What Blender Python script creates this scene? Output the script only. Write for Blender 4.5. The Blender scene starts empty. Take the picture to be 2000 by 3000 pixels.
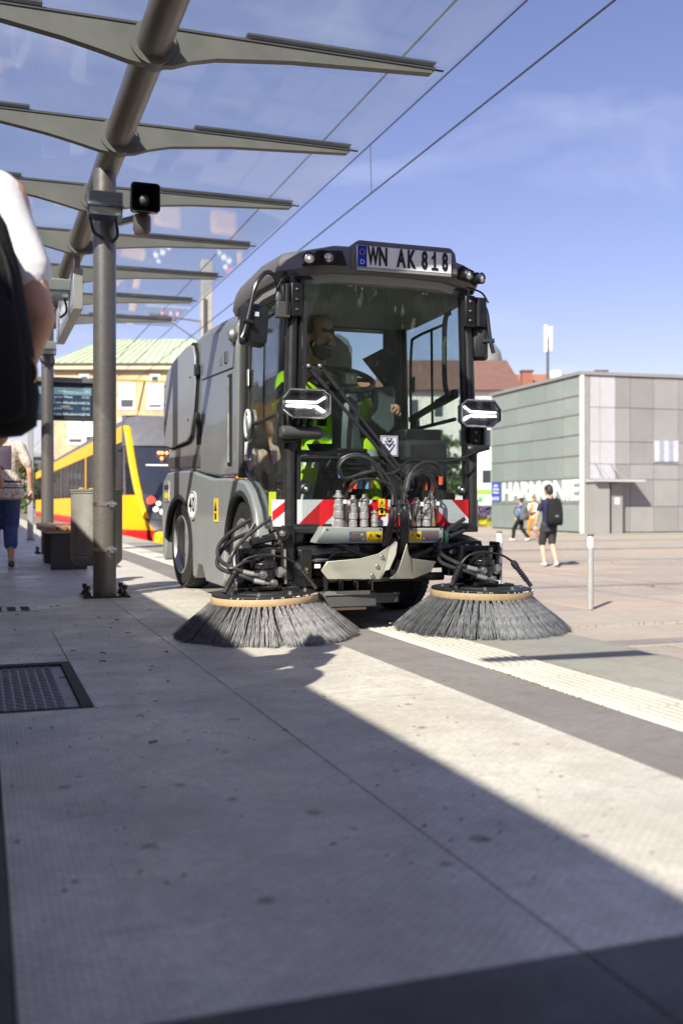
import bpy, bmesh, math, random
import numpy as np
from mathutils import Vector, Matrix, Euler
from mathutils.bvhtree import BVHTree
random.seed(7)
RND = random.Random(11)
PI = math.pi
R = math.radians
S = bpy.context.scene
COL = S.collection

# ---------------------------------------------------------------- camera, light, exposure
# world X = across the platform (to the right), world Y = along the street, Z up; platform top is z = 0
YAW = math.atan(1055 / 3000)
cd = bpy.data.cameras.new('camera')
cam = bpy.data.objects.new('camera', cd)
COL.objects.link(cam)
cam.location = (0, 0, 0.65)
cam.rotation_euler = (R(90), 0, -YAW)
cd.sensor_fit = 'VERTICAL'
cd.sensor_height = 36
cd.sensor_width = 24
cd.lens = 36
cd.shift_y = -26 / 3000
cd.clip_start = 0.05
cd.clip_end = 2000
cd.dof.use_dof = True
cd.dof.focus_distance = 5.3
cd.dof.aperture_fstop = 2.6
S.camera = cam

SUN_EL = R(39)
SUN_AZ = R(46)      # shadows run this far from +Y towards +X
w = bpy.data.worlds.new('World')
S.world = w
w.use_nodes = True
nt = w.node_tree
nt.nodes.clear()
sky = nt.nodes.new('ShaderNodeTexSky')
sky.sky_type = 'NISHITA'
sky.sun_disc = False
sky.sun_elevation = SUN_EL
sky.sun_rotation = SUN_AZ + PI
sky.air_density = 1.0
sky.dust_density = 0.8
sky.ozone_density = 2.2
tint = nt.nodes.new('ShaderNodeMix'); tint.data_type = 'RGBA'; tint.blend_type = 'MULTIPLY'
tint.inputs[0].default_value = 1.0
tint.inputs[7].default_value = (1.21, 0.96, 1.12, 1)
nt.links.new(sky.outputs[0], tint.inputs[6])
# thin high cirrus, the same all round the sky
tc = nt.nodes.new('ShaderNodeTexCoord')
mp = nt.nodes.new('ShaderNodeMapping'); mp.inputs['Rotation'].default_value = (0.2, 0.1, 0.9); mp.inputs['Scale'].default_value = (1.2, 4.0, 6.5)
nt.links.new(tc.outputs['Generated'], mp.inputs[0])
cn = nt.nodes.new('ShaderNodeTexNoise'); cn.inputs['Scale'].default_value = 1.7; cn.inputs['Detail'].default_value = 6
cn.inputs['Roughness'].default_value = 0.55; cn.inputs['Distortion'].default_value = 0.7
nt.links.new(mp.outputs[0], cn.inputs['Vector'])
cr = nt.nodes.new('ShaderNodeMapRange'); cr.inputs[1].default_value = 0.5; cr.inputs[2].default_value = 0.85; cr.inputs[4].default_value = 0.36
nt.links.new(cn.outputs[0], cr.inputs[0])
cm = nt.nodes.new('ShaderNodeMix'); cm.data_type = 'RGBA'
cm.inputs[7].default_value = (7.0, 7.3, 9.0, 1)
nt.links.new(cr.outputs[0], cm.inputs[0]); nt.links.new(tint.outputs[2], cm.inputs[6])
bg = nt.nodes.new('ShaderNodeBackground'); bg.inputs[1].default_value = 0.068
nt.links.new(cm.outputs[2], bg.inputs[0])
wo = nt.nodes.new('ShaderNodeOutputWorld')
nt.links.new(bg.outputs[0], wo.inputs[0])

sd = bpy.data.lights.new('sun', 'SUN')
sun = bpy.data.objects.new('sun', sd)
COL.objects.link(sun)
sd.energy = 4.6
sd.angle = R(0.53)
sd.color = (1.0, 0.925, 0.80)
ldir = Vector((math.sin(SUN_AZ) * math.cos(SUN_EL), math.cos(SUN_AZ) * math.cos(SUN_EL), -math.sin(SUN_EL)))
sun.rotation_euler = ldir.to_track_quat('-Z', 'Y').to_euler()
sun.location = -ldir * 60

S.view_settings.view_transform = 'Standard'
S.view_settings.look = 'None'
S.view_settings.gamma = 1
S.view_settings.exposure = 1.05
S.view_settings.use_curve_mapping = False
S.render.engine = 'CYCLES'
S.cycles.max_bounces = 10
S.cycles.transparent_max_bounces = 24
S.cycles.caustics_reflective = False
S.cycles.caustics_refractive = False

# ---------------------------------------------------------------- materials
MATS = {}
def nodes_of(name):
    m = bpy.data.materials.new(name); m.use_nodes = True
    t = m.node_tree; t.nodes.clear()
    o = t.nodes.new('ShaderNodeOutputMaterial')
    return m, t, o

def mat(name, col, rough=0.5, metal=0.0, var=0.12, scale=6.0, bump=0.0, bscale=60.0, rvar=0.1, spec=0.5, coat=0.0,
        emit=None, est=0.0, sub=0.0, col2=None, dirt=0.0, stretch=None):
    if name in MATS: return MATS[name]
    m, t, o = nodes_of(name)
    b = t.nodes.new('ShaderNodeBsdfPrincipled')
    t.links.new(b.outputs[0], o.inputs[0])
    b.inputs['Metallic'].default_value = metal
    b.inputs['Specular IOR Level'].default_value = spec
    b.inputs['Coat Weight'].default_value = coat
    if sub: b.inputs['Subsurface Weight'].default_value = sub; b.inputs['Subsurface Radius'].default_value = (0.01, 0.004, 0.002)
    tcn = t.nodes.new('ShaderNodeTexCoord')
    vec = tcn.outputs['Object']
    if stretch:
        mpn = t.nodes.new('ShaderNodeMapping'); mpn.inputs['Scale'].default_value = stretch
        t.links.new(vec, mpn.inputs[0]); vec = mpn.outputs[0]
    n = t.nodes.new('ShaderNodeTexNoise'); n.inputs['Scale'].default_value = scale; n.inputs['Detail'].default_value = 6; n.inputs['Roughness'].default_value = 0.62
    t.links.new(vec, n.inputs['Vector'])
    mr = t.nodes.new('ShaderNodeMapRange'); mr.inputs[1].default_value = 0.28; mr.inputs[2].default_value = 0.72
    t.links.new(n.outputs[0], mr.inputs[0])
    mx = t.nodes.new('ShaderNodeMix'); mx.data_type = 'RGBA'
    c = Vector(col[:3])
    c2 = Vector(col2[:3]) if col2 else c * (1 + var)
    c1 = c if col2 else c * (1 - var)
    mx.inputs[6].default_value = (*c1, 1); mx.inputs[7].default_value = (*c2, 1)
    t.links.new(mr.outputs[0], mx.inputs[0])
    out = mx.outputs[2]
    if dirt:
        n2 = t.nodes.new('ShaderNodeTexNoise'); n2.inputs['Scale'].default_value = scale * 4.3; n2.inputs['Detail'].default_value = 8; n2.inputs['Roughness'].default_value = 0.7
        t.links.new(vec, n2.inputs['Vector'])
        m2 = t.nodes.new('ShaderNodeMapRange'); m2.inputs[1].default_value = 0.52; m2.inputs[2].default_value = 0.75; m2.inputs[4].default_value = dirt
        t.links.new(n2.outputs[0], m2.inputs[0])
        d = t.nodes.new('ShaderNodeMix'); d.data_type = 'RGBA'; d.inputs[7].default_value = (0.07, 0.055, 0.04, 1)
        t.links.new(m2.outputs[0], d.inputs[0]); t.links.new(out, d.inputs[6]); out = d.outputs[2]
    t.links.new(out, b.inputs['Base Color'])
    rr = t.nodes.new('ShaderNodeMapRange'); rr.inputs[3].default_value = max(0.02, rough - rvar); rr.inputs[4].default_value = min(1, rough + rvar)
    t.links.new(n.outputs[0], rr.inputs[0]); t.links.new(rr.outputs[0], b.inputs['Roughness'])
    if bump:
        nb = t.nodes.new('ShaderNodeTexNoise'); nb.inputs['Scale'].default_value = bscale; nb.inputs['Detail'].default_value = 5
        t.links.new(vec, nb.inputs['Vector'])
        bp = t.nodes.new('ShaderNodeBump'); bp.inputs['Strength'].default_value = bump; bp.inputs['Distance'].default_value = 0.01
        t.links.new(nb.outputs[0], bp.inputs['Height']); t.links.new(bp.outputs[0], b.inputs['Normal'])
    if emit:
        b.inputs['Emission Color'].default_value = (*emit, 1); b.inputs['Emission Strength'].default_value = est
    MATS[name] = m
    return m

def glass_mat(name, tr=(0.9, 0.95, 0.95), refl=1.0, rough=0.02, dirt=0.0, dcol=(0.6, 0.6, 0.58), dscale=3.0, ior=1.5):
    """sheet glass: tinted see-through mixed with a fresnel mirror and a film of dust"""
    if name in MATS: return MATS[name]
    m, t, o = nodes_of(name)
    tr_ = t.nodes.new('ShaderNodeBsdfTransparent'); tr_.inputs[0].default_value = (*tr, 1)
    gl = t.nodes.new('ShaderNodeBsdfGlossy'); gl.inputs['Roughness'].default_value = rough
    lw = t.nodes.new('ShaderNodeLayerWeight'); lw.inputs['Blend'].default_value = 0.5
    pw = t.nodes.new('ShaderNodeMath'); pw.operation = 'POWER'; pw.inputs[1].default_value = 5; t.links.new(lw.outputs['Facing'], pw.inputs[0])
    r0 = ((ior - 1) / (ior + 1)) ** 2
    fr = t.nodes.new('ShaderNodeMath'); fr.operation = 'MULTIPLY_ADD'; fr.inputs[1].default_value = 1 - r0; fr.inputs[2].default_value = r0; t.links.new(pw.outputs[0], fr.inputs[0])
    k = t.nodes.new('ShaderNodeMath'); k.operation = 'MULTIPLY'; k.inputs[1].default_value = refl; k.use_clamp = True
    t.links.new(fr.outputs[0], k.inputs[0])
    mx = t.nodes.new('ShaderNodeMixShader')
    t.links.new(k.outputs[0], mx.inputs[0]); t.links.new(tr_.outputs[0], mx.inputs[1]); t.links.new(gl.outputs[0], mx.inputs[2])
    last = mx
    if dirt:
        df = t.nodes.new('ShaderNodeBsdfDiffuse'); df.inputs[0].default_value = (*dcol, 1)
        tl = t.nodes.new('ShaderNodeBsdfTranslucent'); tl.inputs[0].default_value = (*dcol, 1)
        ad = t.nodes.new('ShaderNodeMixShader'); ad.inputs[0].default_value = 0.5
        t.links.new(df.outputs[0], ad.inputs[1]); t.links.new(tl.outputs[0], ad.inputs[2])
        tcn = t.nodes.new('ShaderNodeTexCoord')
        n = t.nodes.new('ShaderNodeTexNoise'); n.inputs['Scale'].default_value = dscale; n.inputs['Detail'].default_value = 8; n.inputs['Roughness'].default_value = 0.65
        t.links.new(tcn.outputs['Object'], n.inputs['Vector'])
        mr = t.nodes.new('ShaderNodeMapRange'); mr.inputs[1].default_value = 0.35; mr.inputs[2].default_value = 0.75; mr.inputs[3].default_value = dirt * 0.35; mr.inputs[4].default_value = dirt
        t.links.new(n.outputs[0], mr.inputs[0])
        m2 = t.nodes.new('ShaderNodeMixShader')
        t.links.new(mr.outputs[0], m2.inputs[0]); t.links.new(mx.outputs[0], m2.inputs[1]); t.links.new(ad.outputs[0], m2.inputs[2])
        last = m2
    t.links.new(last.outputs[0], o.inputs[0])
    MATS[name] = m
    return m

def paving_mat(name, col, spots=(), dots=0.0, var=0.1, dirt=0.45, speck=0.25, rough=0.8, streak=True):
    """stone / concrete paving in world space: blotches, speckle, grime, gum spots, fine raised dots"""
    if name in MATS: return MATS[name]
    m, t, o = nodes_of(name)
    L = t.links.new
    b = t.nodes.new('ShaderNodeBsdfPrincipled'); L(b.outputs[0], o.inputs[0])
    geo = t.nodes.new('ShaderNodeNewGeometry'); P = geo.outputs['Position']
    def noise(sc, det=6, ro=0.6, st=None):
        v = P
        if st:
            q = t.nodes.new('ShaderNodeMapping'); q.inputs['Scale'].default_value = st; L(P, q.inputs[0]); v = q.outputs[0]
        n = t.nodes.new('ShaderNodeTexNoise'); n.inputs['Scale'].default_value = sc; n.inputs['Detail'].default_value = det; n.inputs['Roughness'].default_value = ro
        L(v, n.inputs['Vector']); return n.outputs[0]
    def mrange(x, a, bb, c=0.0, d=1.0):
        r = t.nodes.new('ShaderNodeMapRange'); r.inputs[1].default_value = a; r.inputs[2].default_value = bb; r.inputs[3].default_value = c; r.inputs[4].default_value = d
        L(x, r.inputs[0]); return r.outputs[0]
    def mix(f, a, c, typ='MIX'):
        x = t.nodes.new('ShaderNodeMix'); x.data_type = 'RGBA'; x.blend_type = typ
        for s_, val in ((0, f), (6, a), (7, c)):
            if isinstance(val, (int, float)): x.inputs[s_].default_value = val
            elif isinstance(val, tuple): x.inputs[s_].default_value = (*val[:3], 1)
            else: L(val, x.inputs[s_])
        return x.outputs[2]
    c = Vector(col)
    oi = t.nodes.new('ShaderNodeObjectInfo')
    base = mix(mrange(noise(0.9, 5), 0.3, 0.7), tuple(c * (1 - var)), tuple(c * (1 + var)))
    base = mix(mrange(oi.outputs['Random'], 0, 1, 0, 0.22), base, tuple(c * 0.72))
    base = mix(mrange(noise(95, 3, 0.8), 0.42, 0.66, 0, speck), base, tuple(c * 0.45))
    base = mix(mrange(noise(140, 2, 0.8), 0.56, 0.72, 0, speck), base, tuple(c * 1.5))
    base = mix(mrange(noise(7, 8, 0.72), 0.5, 0.78, 0, dirt), base, (c.x * 0.42, c.y * 0.37, c.z * 0.31))
    base = mix(mrange(noise(2.6, 9, 0.75), 0.44, 0.64, 0, dirt * 0.95), base, (c.x * 0.6, c.y * 0.59, c.z * 0.57))
    base = mix(mrange(noise(34, 5, 0.8), 0.44, 0.6, 0, dirt * 0.75), base, tuple(c * 0.58))
    base = mix(mrange(noise(1.6, 7, 0.7, (1, 0.35, 1)), 0.52, 0.72, 0, dirt * 0.8), base, (c.x * 0.6, c.y * 0.55, c.z * 0.5))
    if streak:
        base = mix(mrange(noise(3.1, 8, 0.75, (0.6, 3.2, 1)), 0.6, 0.74, 0, dirt * 0.9), base, (0.09, 0.065, 0.045))
        base = mix(mrange(noise(22, 4, 0.8), 0.66, 0.74, 0, dirt * 1.4), base, (0.05, 0.04, 0.035))
    for (sx, sy, sr) in spots:
        vd = t.nodes.new('ShaderNodeVectorMath'); vd.operation = 'DISTANCE'; vd.inputs[1].default_value = (sx, sy, 0)
        wv = t.nodes.new('ShaderNodeTexNoise'); wv.inputs['Scale'].default_value = 40
        L(P, wv.inputs['Vector'])
        va = t.nodes.new('ShaderNodeVectorMath'); va.operation = 'MULTIPLY_ADD'; va.inputs[1].default_value = (sr, sr, 0); L(wv.outputs['Color'], va.inputs[0]); L(P, va.inputs[2])
        vs = t.nodes.new('ShaderNodeVectorMath'); vs.operation = 'SUBTRACT'; vs.inputs[1].default_value = (sr * .5, sr * .5, 0); L(va.outputs[0], vs.inputs[0])
        L(vs.outputs[0], vd.inputs[0])
        base = mix(mrange(vd.outputs['Value'], sr * 0.6, sr * 1.1, 0.62, 0.0), base, (0.045, 0.04, 0.04))
    L(base, b.inputs['Base Color'])
    L(mrange(noise(1.3, 7, 0.68), 0.35, 0.65, rough - 0.2, rough + 0.18), b.inputs['Roughness'])
    b.inputs['Specular IOR Level'].default_value = 0.45
    h = noise(170, 3, 0.7)
    bp = t.nodes.new('ShaderNodeBump'); bp.inputs['Strength'].default_value = 0.35; bp.inputs['Distance'].default_value = 0.003
    L(h, bp.inputs['Height'])
    nrm = bp.outputs[0]
    if dots:
        sx = t.nodes.new('ShaderNodeSeparateXYZ'); L(P, sx.inputs[0])
        def wave(comp, per):
            a = t.nodes.new('ShaderNodeMath'); a.operation = 'MULTIPLY'; a.inputs[1].default_value = 2 * PI / per; L(sx.outputs[comp], a.inputs[0])
            q = t.nodes.new('ShaderNodeMath'); q.operation = 'SINE'; L(a.outputs[0], q.inputs[0]); return q.outputs[0]
        mu = t.nodes.new('ShaderNodeMath'); mu.operation = 'MULTIPLY'; L(wave(0, 0.026), mu.inputs[0]); L(wave(1, 0.026), mu.inputs[1])
        base = mix(mrange(mu.outputs[0], 0.2, 0.9, 0, 0.22), base, tuple(c * 1.25)); L(base, b.inputs['Base Color'])
        b2 = t.nodes.new('ShaderNodeBump'); b2.inputs['Strength'].default_value = dots; b2.inputs['Distance'].default_value = 0.004
        mk_ = t.nodes.new('ShaderNodeMath'); mk_.operation = 'MULTIPLY'; L(mrange(mu.outputs[0], 0.1, 0.9), mk_.inputs[0]); L(mrange(noise(2.3, 6, 0.7), 0.36, 0.6, 0.3, 1.0), mk_.inputs[1])
        L(mk_.outputs[0], b2.inputs['Height']); L(nrm, b2.inputs['Normal']); nrm = b2.outputs[0]
    L(nrm, b.inputs['Normal'])
    MATS[name] = m
    return m

# ---------------------------------------------------------------- mesh builder and tagging
WLD = {}          # object -> matrix of its builder frame
class MB:
    def __init__(s): s.v = []; s.f = []; s.m = []; s.mi = 0
    def add(s, vs, fs, mi=None):
        o = len(s.v); s.v += [tuple(q) for q in vs]
        for f in fs: s.f.append([i + o for i in f]); s.m.append(s.mi if mi is None else mi)
        return s
    def box(s, x0, x1, y0, y1, z0, z1, M=None):
        vs = [Vector((x, y, z)) for z in (z0, z1) for y in (y0, y1) for x in (x0, x1)]
        if M is not None: vs = [M @ q for q in vs]
        return s.add(vs, [(0, 1, 3, 2), (4, 6, 7, 5), (0, 4, 5, 1), (2, 3, 7, 6), (0, 2, 6, 4), (1, 5, 7, 3)])
    def cbox(s, c, sz, rot=(0, 0, 0)):
        M = Matrix.Translation(c) @ Euler(rot).to_matrix().to_4x4()
        return s.box(-sz[0] / 2, sz[0] / 2, -sz[1] / 2, sz[1] / 2, -sz[2] / 2, sz[2] / 2, M)
    def bar(s, p, q, w_, h, up=(0, 0, 1)):
        p, q = Vector(p), Vector(q); d = (q - p); l = d.length; d.normalize()
        x = d.cross(Vector(up))
        if x.length < 1e-4: x = d.cross(Vector((1, 0, 0)))
        x.normalize(); z = x.cross(d)
        M = Matrix((x, d, z)).transposed().to_4x4(); M.translation = p
        return s.box(-w_ / 2, w_ / 2, 0, l, -h / 2, h / 2, M)
    def loft(s, rings, cap=True, close=False):
        n = len(rings[0]); o = len(s.v)
        for r in rings: s.v += [tuple(q) for q in r]
        k = len(rings)
        for i in range(k if close else k - 1):
            a, b = o + i * n, o + ((i + 1) % k) * n
            for j in range(n):
                j2 = (j + 1) % n
                s.f.append([a + j, a + j2, b + j2, b + j]); s.m.append(s.mi)
        if cap and not close:
            s.f.append([o + j for j in range(n)][::-1]); s.m.append(s.mi)
            s.f.append([o + (k - 1) * n + j for j in range(n)]); s.m.append(s.mi)
        return s
    def tube(s, path, r, n=8, close=False):
        path = [Vector(p) for p in path]; k = len(path); rings = []
        up = None
        for i, p in enumerate(path):
            a = path[i - 1] if (i or close) else p
            b = path[(i + 1) % k] if (i < k - 1 or close) else p
            d = (b - a).normalized()
            if up is None:
                up = d.cross(Vector((0.31, 0.17, 0.93)))
                if up.length < 0.1: up = d.cross(Vector((1, 0, 0)))
            up = (up - d * up.dot(d)).normalized()
            x = d.cross(up)
            rr = r[i] if isinstance(r, (list, tuple)) else r
            rings.append([p + (up * math.cos(2 * PI * j / n) + x * math.sin(2 * PI * j / n)) * rr for j in range(n)])
        return s.loft(rings, True, close)
    def cyl(s, p, q, r0, r1=None, n=14):
        return s.tube([p, q], [r0, r0 if r1 is None else r1], n)
    def lathe(s, prof, c=(0, 0, 0), axis=(0, 0, 1), n=18, cap=True):
        a = Vector(axis).normalized(); x = a.orthogonal().normalized(); y = a.cross(x); c = Vector(c)
        rings = [[c + a * z + (x * math.cos(2 * PI * j / n) + y * math.sin(2 * PI * j / n)) * max(r, 1e-4) for j in range(n)] for r, z in prof]
        return s.loft(rings, cap)
    def prism(s, pts, fn, d0, d1):
        return s.loft([[fn(a, b, d0) for a, b in pts], [fn(a, b, d1) for a, b in pts]])
    def ball(s, c, rad, n=12, k=8):
        c = Vector(c); rx, ry, rz = (rad,) * 3 if isinstance(rad, (int, float)) else rad
        rings = []
        for i in range(k + 1):
            th = PI * i / k; sr = max(math.sin(th), 0.02)
            rings.append([c + Vector((rx * sr * math.cos(2 * PI * j / n), ry * sr * math.sin(2 * PI * j / n), -rz * math.cos(th))) for j in range(n)])
        return s.loft(rings)
    def capsule(s, a, b, ra, rb, n=12, flat=(1, 1)):
        a, b = Vector(a), Vector(b); d = b - a; l = d.length; d.normalize()
        x = d.cross(Vector((0, 1, 0)))
        if x.length < 0.05: x = d.cross(Vector((1, 0, 0)))
        x.normalize(); y = d.cross(x)
        pr = [(ra * math.sin(t), -ra * math.cos(t)) for t in (0.12, 0.5, 1.0)] + [(ra, 0), ((ra + rb) / 2, l / 2), (rb, l)] + [(rb * math.sin(t), l + rb * math.cos(t)) for t in (1.0, 0.5, 0.12)]
        return s.loft([[a + d * z + x * (r * flat[0] * math.cos(2 * PI * j / n)) + y * (r * flat[1] * math.sin(2 * PI * j / n)) for j in range(n)] for r, z in pr])
    def quads(s, V, mi=None):
        o = len(s.v); s.v += [tuple(q) for q in V]
        for i in range(0, len(V), 4): s.f.append([o + i, o + i + 1, o + i + 2, o + i + 3]); s.m.append(s.mi if mi is None else mi)
        return s
    def mesh(s, name, mats, W=None, smooth=True, fix=True, ang=35):
        me = bpy.data.meshes.new(name)
        V = s.v
        if W is not None:
            Wi = W.inverted(); V = [Wi @ Vector(q) for q in V]
        me.from_pydata([tuple(q) for q in V], [], s.f)
        if fix:
            bm = bmesh.new(); bm.from_mesh(me); bmesh.ops.recalc_face_normals(bm, faces=bm.faces); bm.to_mesh(me); bm.free()
        for q in (mats if isinstance(mats, (list, tuple)) else [mats]): me.materials.append(q)
        me.polygons.foreach_set('material_index', s.m)
        me.polygons.foreach_set('use_smooth', [smooth] * len(me.polygons))
        if smooth: me.set_sharp_from_angle(angle=R(ang))
        me.update()
        return me
    def build(s, name, mats, parent=None, bev=0.0, smooth=True, label=None, fix=True, ang=35, seg=2):
        W = WLD[parent] if parent is not None else None
        o = bpy.data.objects.new(name, s.mesh(name, mats, W, smooth, fix, ang))
        COL.objects.link(o)
        if parent is not None: o.parent = parent
        WLD[o] = W if W is not None else Matrix.Identity(4)
        if bev:
            md = o.modifiers.new('bevel', 'BEVEL'); md.width = bev; md.segments = seg; md.limit_method = 'ANGLE'; md.angle_limit = R(40)
        if label: o['label'] = label
        return o

def tag(o, label, cat, group=None, kind=None):
    o['label'] = label; o['category'] = cat
    if group: o['group'] = group
    if kind: o['kind'] = kind
    return o
def structure(o, kind='structure'):
    o['kind'] = kind; return o
def thing(name, label, cat, loc=(0, 0, 0), rz=0.0, group=None, local=False):
    o = bpy.data.objects.new(name, None); COL.objects.link(o)
    o.location = loc; o.rotation_euler = (0, 0, rz)
    o.empty_display_size = 0.1
    M = Matrix.Translation(loc) @ Matrix.Rotation(rz, 4, 'Z')
    WLD[o] = Matrix.Identity(4) if local else M       # local: geometry is given in the thing's own frame
    return tag(o, label, cat, group)
def put(mesh, name, parent=None, M=None, W=None):
    """an object from shared mesh data"""
    o = bpy.data.objects.new(name, mesh); COL.objects.link(o)
    if parent is not None: o.parent = parent; WLD[o] = WLD[parent]
    if M is not None: o.matrix_local = (WLD[parent].inverted() @ M) if (parent is not None and W is None) else M
    return o
def spline(P, n=6, close=False):
    P = [Vector(p) for p in P]; k = len(P); out = []
    for i in range(k if close else k - 1):
        p0 = P[i - 1] if (i or close) else P[0] * 2 - P[1]
        p1, p2 = P[i], P[(i + 1) % k]
        p3 = P[(i + 2) % k] if (i + 2 < k or close) else P[-1] * 2 - P[-2]
        for j in range(n):
            t_ = j / n
            out.append(0.5 * ((2 * p1) + (p2 - p0) * t_ + (2 * p0 - 5 * p1 + 4 * p2 - p3) * t_ ** 2 + (3 * p1 - p0 - 3 * p2 + p3) * t_ ** 3))
    if not close: out.append(P[-1])
    return out
def text(body, size, M, mt, parent, name='lettering', ext=0.002, sx=1.0, bold=0.0, align='CENTER', space=1.0):
    cu = bpy.data.curves.new(name, 'FONT'); cu.body = body; cu.size = size; cu.extrude = ext / 2; cu.align_x = align; cu.align_y = 'CENTER'
    cu.offset = bold; cu.space_character = space; cu.resolution_u = 3; cu.space_line = 0.9
    tmp = bpy.data.objects.new('tmp_text', cu)
    COL.objects.link(tmp)
    me = bpy.data.meshes.new_from_object(tmp)
    bpy.data.objects.remove(tmp); bpy.data.curves.remove(cu)
    me.materials.clear(); me.materials.append(mt)
    W = WLD[parent] if parent is not None else Matrix.Identity(4)
    me.transform(W.inverted() @ M @ Matrix.Diagonal((sx, 1, 1, 1)))
    o = bpy.data.objects.new(name, me); COL.objects.link(o)
    if parent is not None: o.parent = parent; WLD[o] = W
    return o
def frame(o, x, up):
    """text frame: origin, direction of reading, up"""
    x = Vector(x).normalized(); u = Vector(up).normalized(); n = x.cross(u).normalized(); u = n.cross(x)
    M = Matrix((x, u, n)).transposed().to_4x4(); M.translation = Vector(o); return M
def cw(X, Y, z=None):
    """camera-forward ground metres to street metres"""
    c_, s_ = math.cos(YAW), math.sin(YAW)
    q = (X * c_ + Y * s_, Y * c_ - X * s_)
    return q if z is None else (*q, z)

# common materials
GREY = mat('grey_body_paint', (0.18, 0.19, 0.2), 0.36, var=0.05, scale=3, bump=0.05, bscale=420, coat=0.3, dirt=0.05)
GREYL = mat('light_grey_panel', (0.28, 0.29, 0.305), 0.36, var=0.05, scale=3, bump=0.04, bscale=420, coat=0.1)
GREYG = mat('warm_grey_fairing', (0.225, 0.242, 0.245), 0.36, var=0.05, scale=3, bump=0.04, bscale=420, coat=0.1)
DGREY = mat('dark_grey_plastic', (0.075, 0.075, 0.074), 0.5, var=0.12, scale=8, bump=0.08, bscale=500)
BLACK = mat('black_plastic', (0.018, 0.018, 0.02), 0.42, var=0.2, scale=12, bump=0.05, bscale=300)
BLKM = mat('black_painted_steel', (0.012, 0.012, 0.013), 0.28, var=0.3, scale=14, coat=0.4, dirt=0.12)
BLKMAT = mat('black_matt', (0.012, 0.012, 0.012), 0.85, var=0.2)
RUBBER = mat('rubber', (0.02, 0.02, 0.021), 0.68, var=0.25, scale=20, bump=0.1, bscale=200, dirt=0.2)
STEEL = mat('bright_steel', (0.55, 0.55, 0.53), 0.3, 0.95, var=0.12, scale=30)
STEELD = mat('dull_steel', (0.40, 0.40, 0.38), 0.45, 0.75, var=0.2, scale=18, dirt=0.2)
GALV = mat('galvanised_plate', (0.50, 0.49, 0.41), 0.42, 0.6, var=0.1, scale=5, dirt=0.18, stretch=(1, 1, 5))
WHITE = mat('white_paint', (0.78, 0.78, 0.78), 0.5, var=0.04)
YELLOWL = mat('warning_yellow', (0.85, 0.58, 0.02), 0.4, var=0.04)
REDR = mat('reflective_red', (0.55, 0.012, 0.02), 0.35, var=0.12, scale=60)
WHR = mat('reflective_white', (0.62, 0.63, 0.66), 0.35, var=0.12, scale=120)
GRN = mat('green_grey_metal', (0.30, 0.325, 0.305), 0.45, 0.0, var=0.06, scale=4)
SKIN = mat('skin', (0.60, 0.34, 0.22), 0.5, var=0.1, scale=14, sub=0.15)

# ---------------------------------------------------------------- ground, platform, plaza
ZP = -0.76                                     # plaza / rail level below the platform top
PLAZA = paving_mat('plaza_slab', (0.38, 0.34, 0.285), var=0.1, dirt=0.35, speck=0.2)
PLAZAJ = paving_mat('plaza_joint', (0.13, 0.115, 0.075), var=0.3, dirt=0.5)
b_ = MB().box(-420, 420, -300, 700, ZP - 0.6, ZP - 0.02); structure(b_.build('ground', PLAZAJ))
pv = structure(MB().box(2.75, 34.5, -14, 27.6, ZP - 0.03, ZP - 0.012).build('plaza_paving', PLAZAJ))
structure(MB().box(34.505, 130, -14, 27.6, ZP - 0.03, ZP - 0.006).build('plaza_paving', PLAZA)); structure(MB().box(2.75, 130, 27.605, 130, ZP - 0.03, ZP - 0.006).build('plaza_paving', PLAZA))
def slab_mesh(name, w_, l_, t_, m_, ch=0.006):
    x, y = w_ / 2, l_ / 2
    return MB().loft([[(-x, -y, -t_), (x, -y, -t_), (x, y, -t_), (-x, y, -t_)], [(-x, -y, -ch), (x, -y, -ch), (x, y, -ch), (-x, y, -ch)],
                      [(-x + ch, -y + ch, 0), (x - ch, -y + ch, 0), (x - ch, y - ch, 0), (-x + ch, y - ch, 0)]]).mesh(name, m_, smooth=False)
ps = [slab_mesh('paving_slab', 2.38, 1.47, 0.03, paving_mat('plaza_slab_%d' % k, c_, var=0.08, dirt=0.35, speck=0.2)) for k, c_ in
      enumerate([(0.38, 0.34, 0.285), (0.35, 0.305, 0.265), (0.41, 0.34, 0.28)])]
cnt = 0
for j in range(-5, 16):
    for i in range(13):
        v_, u_ = 4.0 + i * 2.42 + (1.2 if j % 2 else 0), 3.2 + j * 1.52
        if v_ > 33.3: continue
        o = put(RND.choice(ps), 'paving_slab', pv); cnt += 1
        o.location = (v_, u_, ZP + RND.uniform(-0.006, 0.004)); o.rotation_euler = (RND.uniform(-.003, .003), RND.uniform(-.003, .003), 0)
# darker bands far out on the plaza
DB = paving_mat('plaza_band', (0.25, 0.23, 0.22), var=0.15, dirt=0.5)
for k, u_ in enumerate((8.6, 14.8, 21.5, 27, 33, 39)):
    structure(MB().box(6, 70, u_, u_ + 0.34, ZP - 0.03, ZP + 0.006).build('dark_band', DB))

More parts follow.
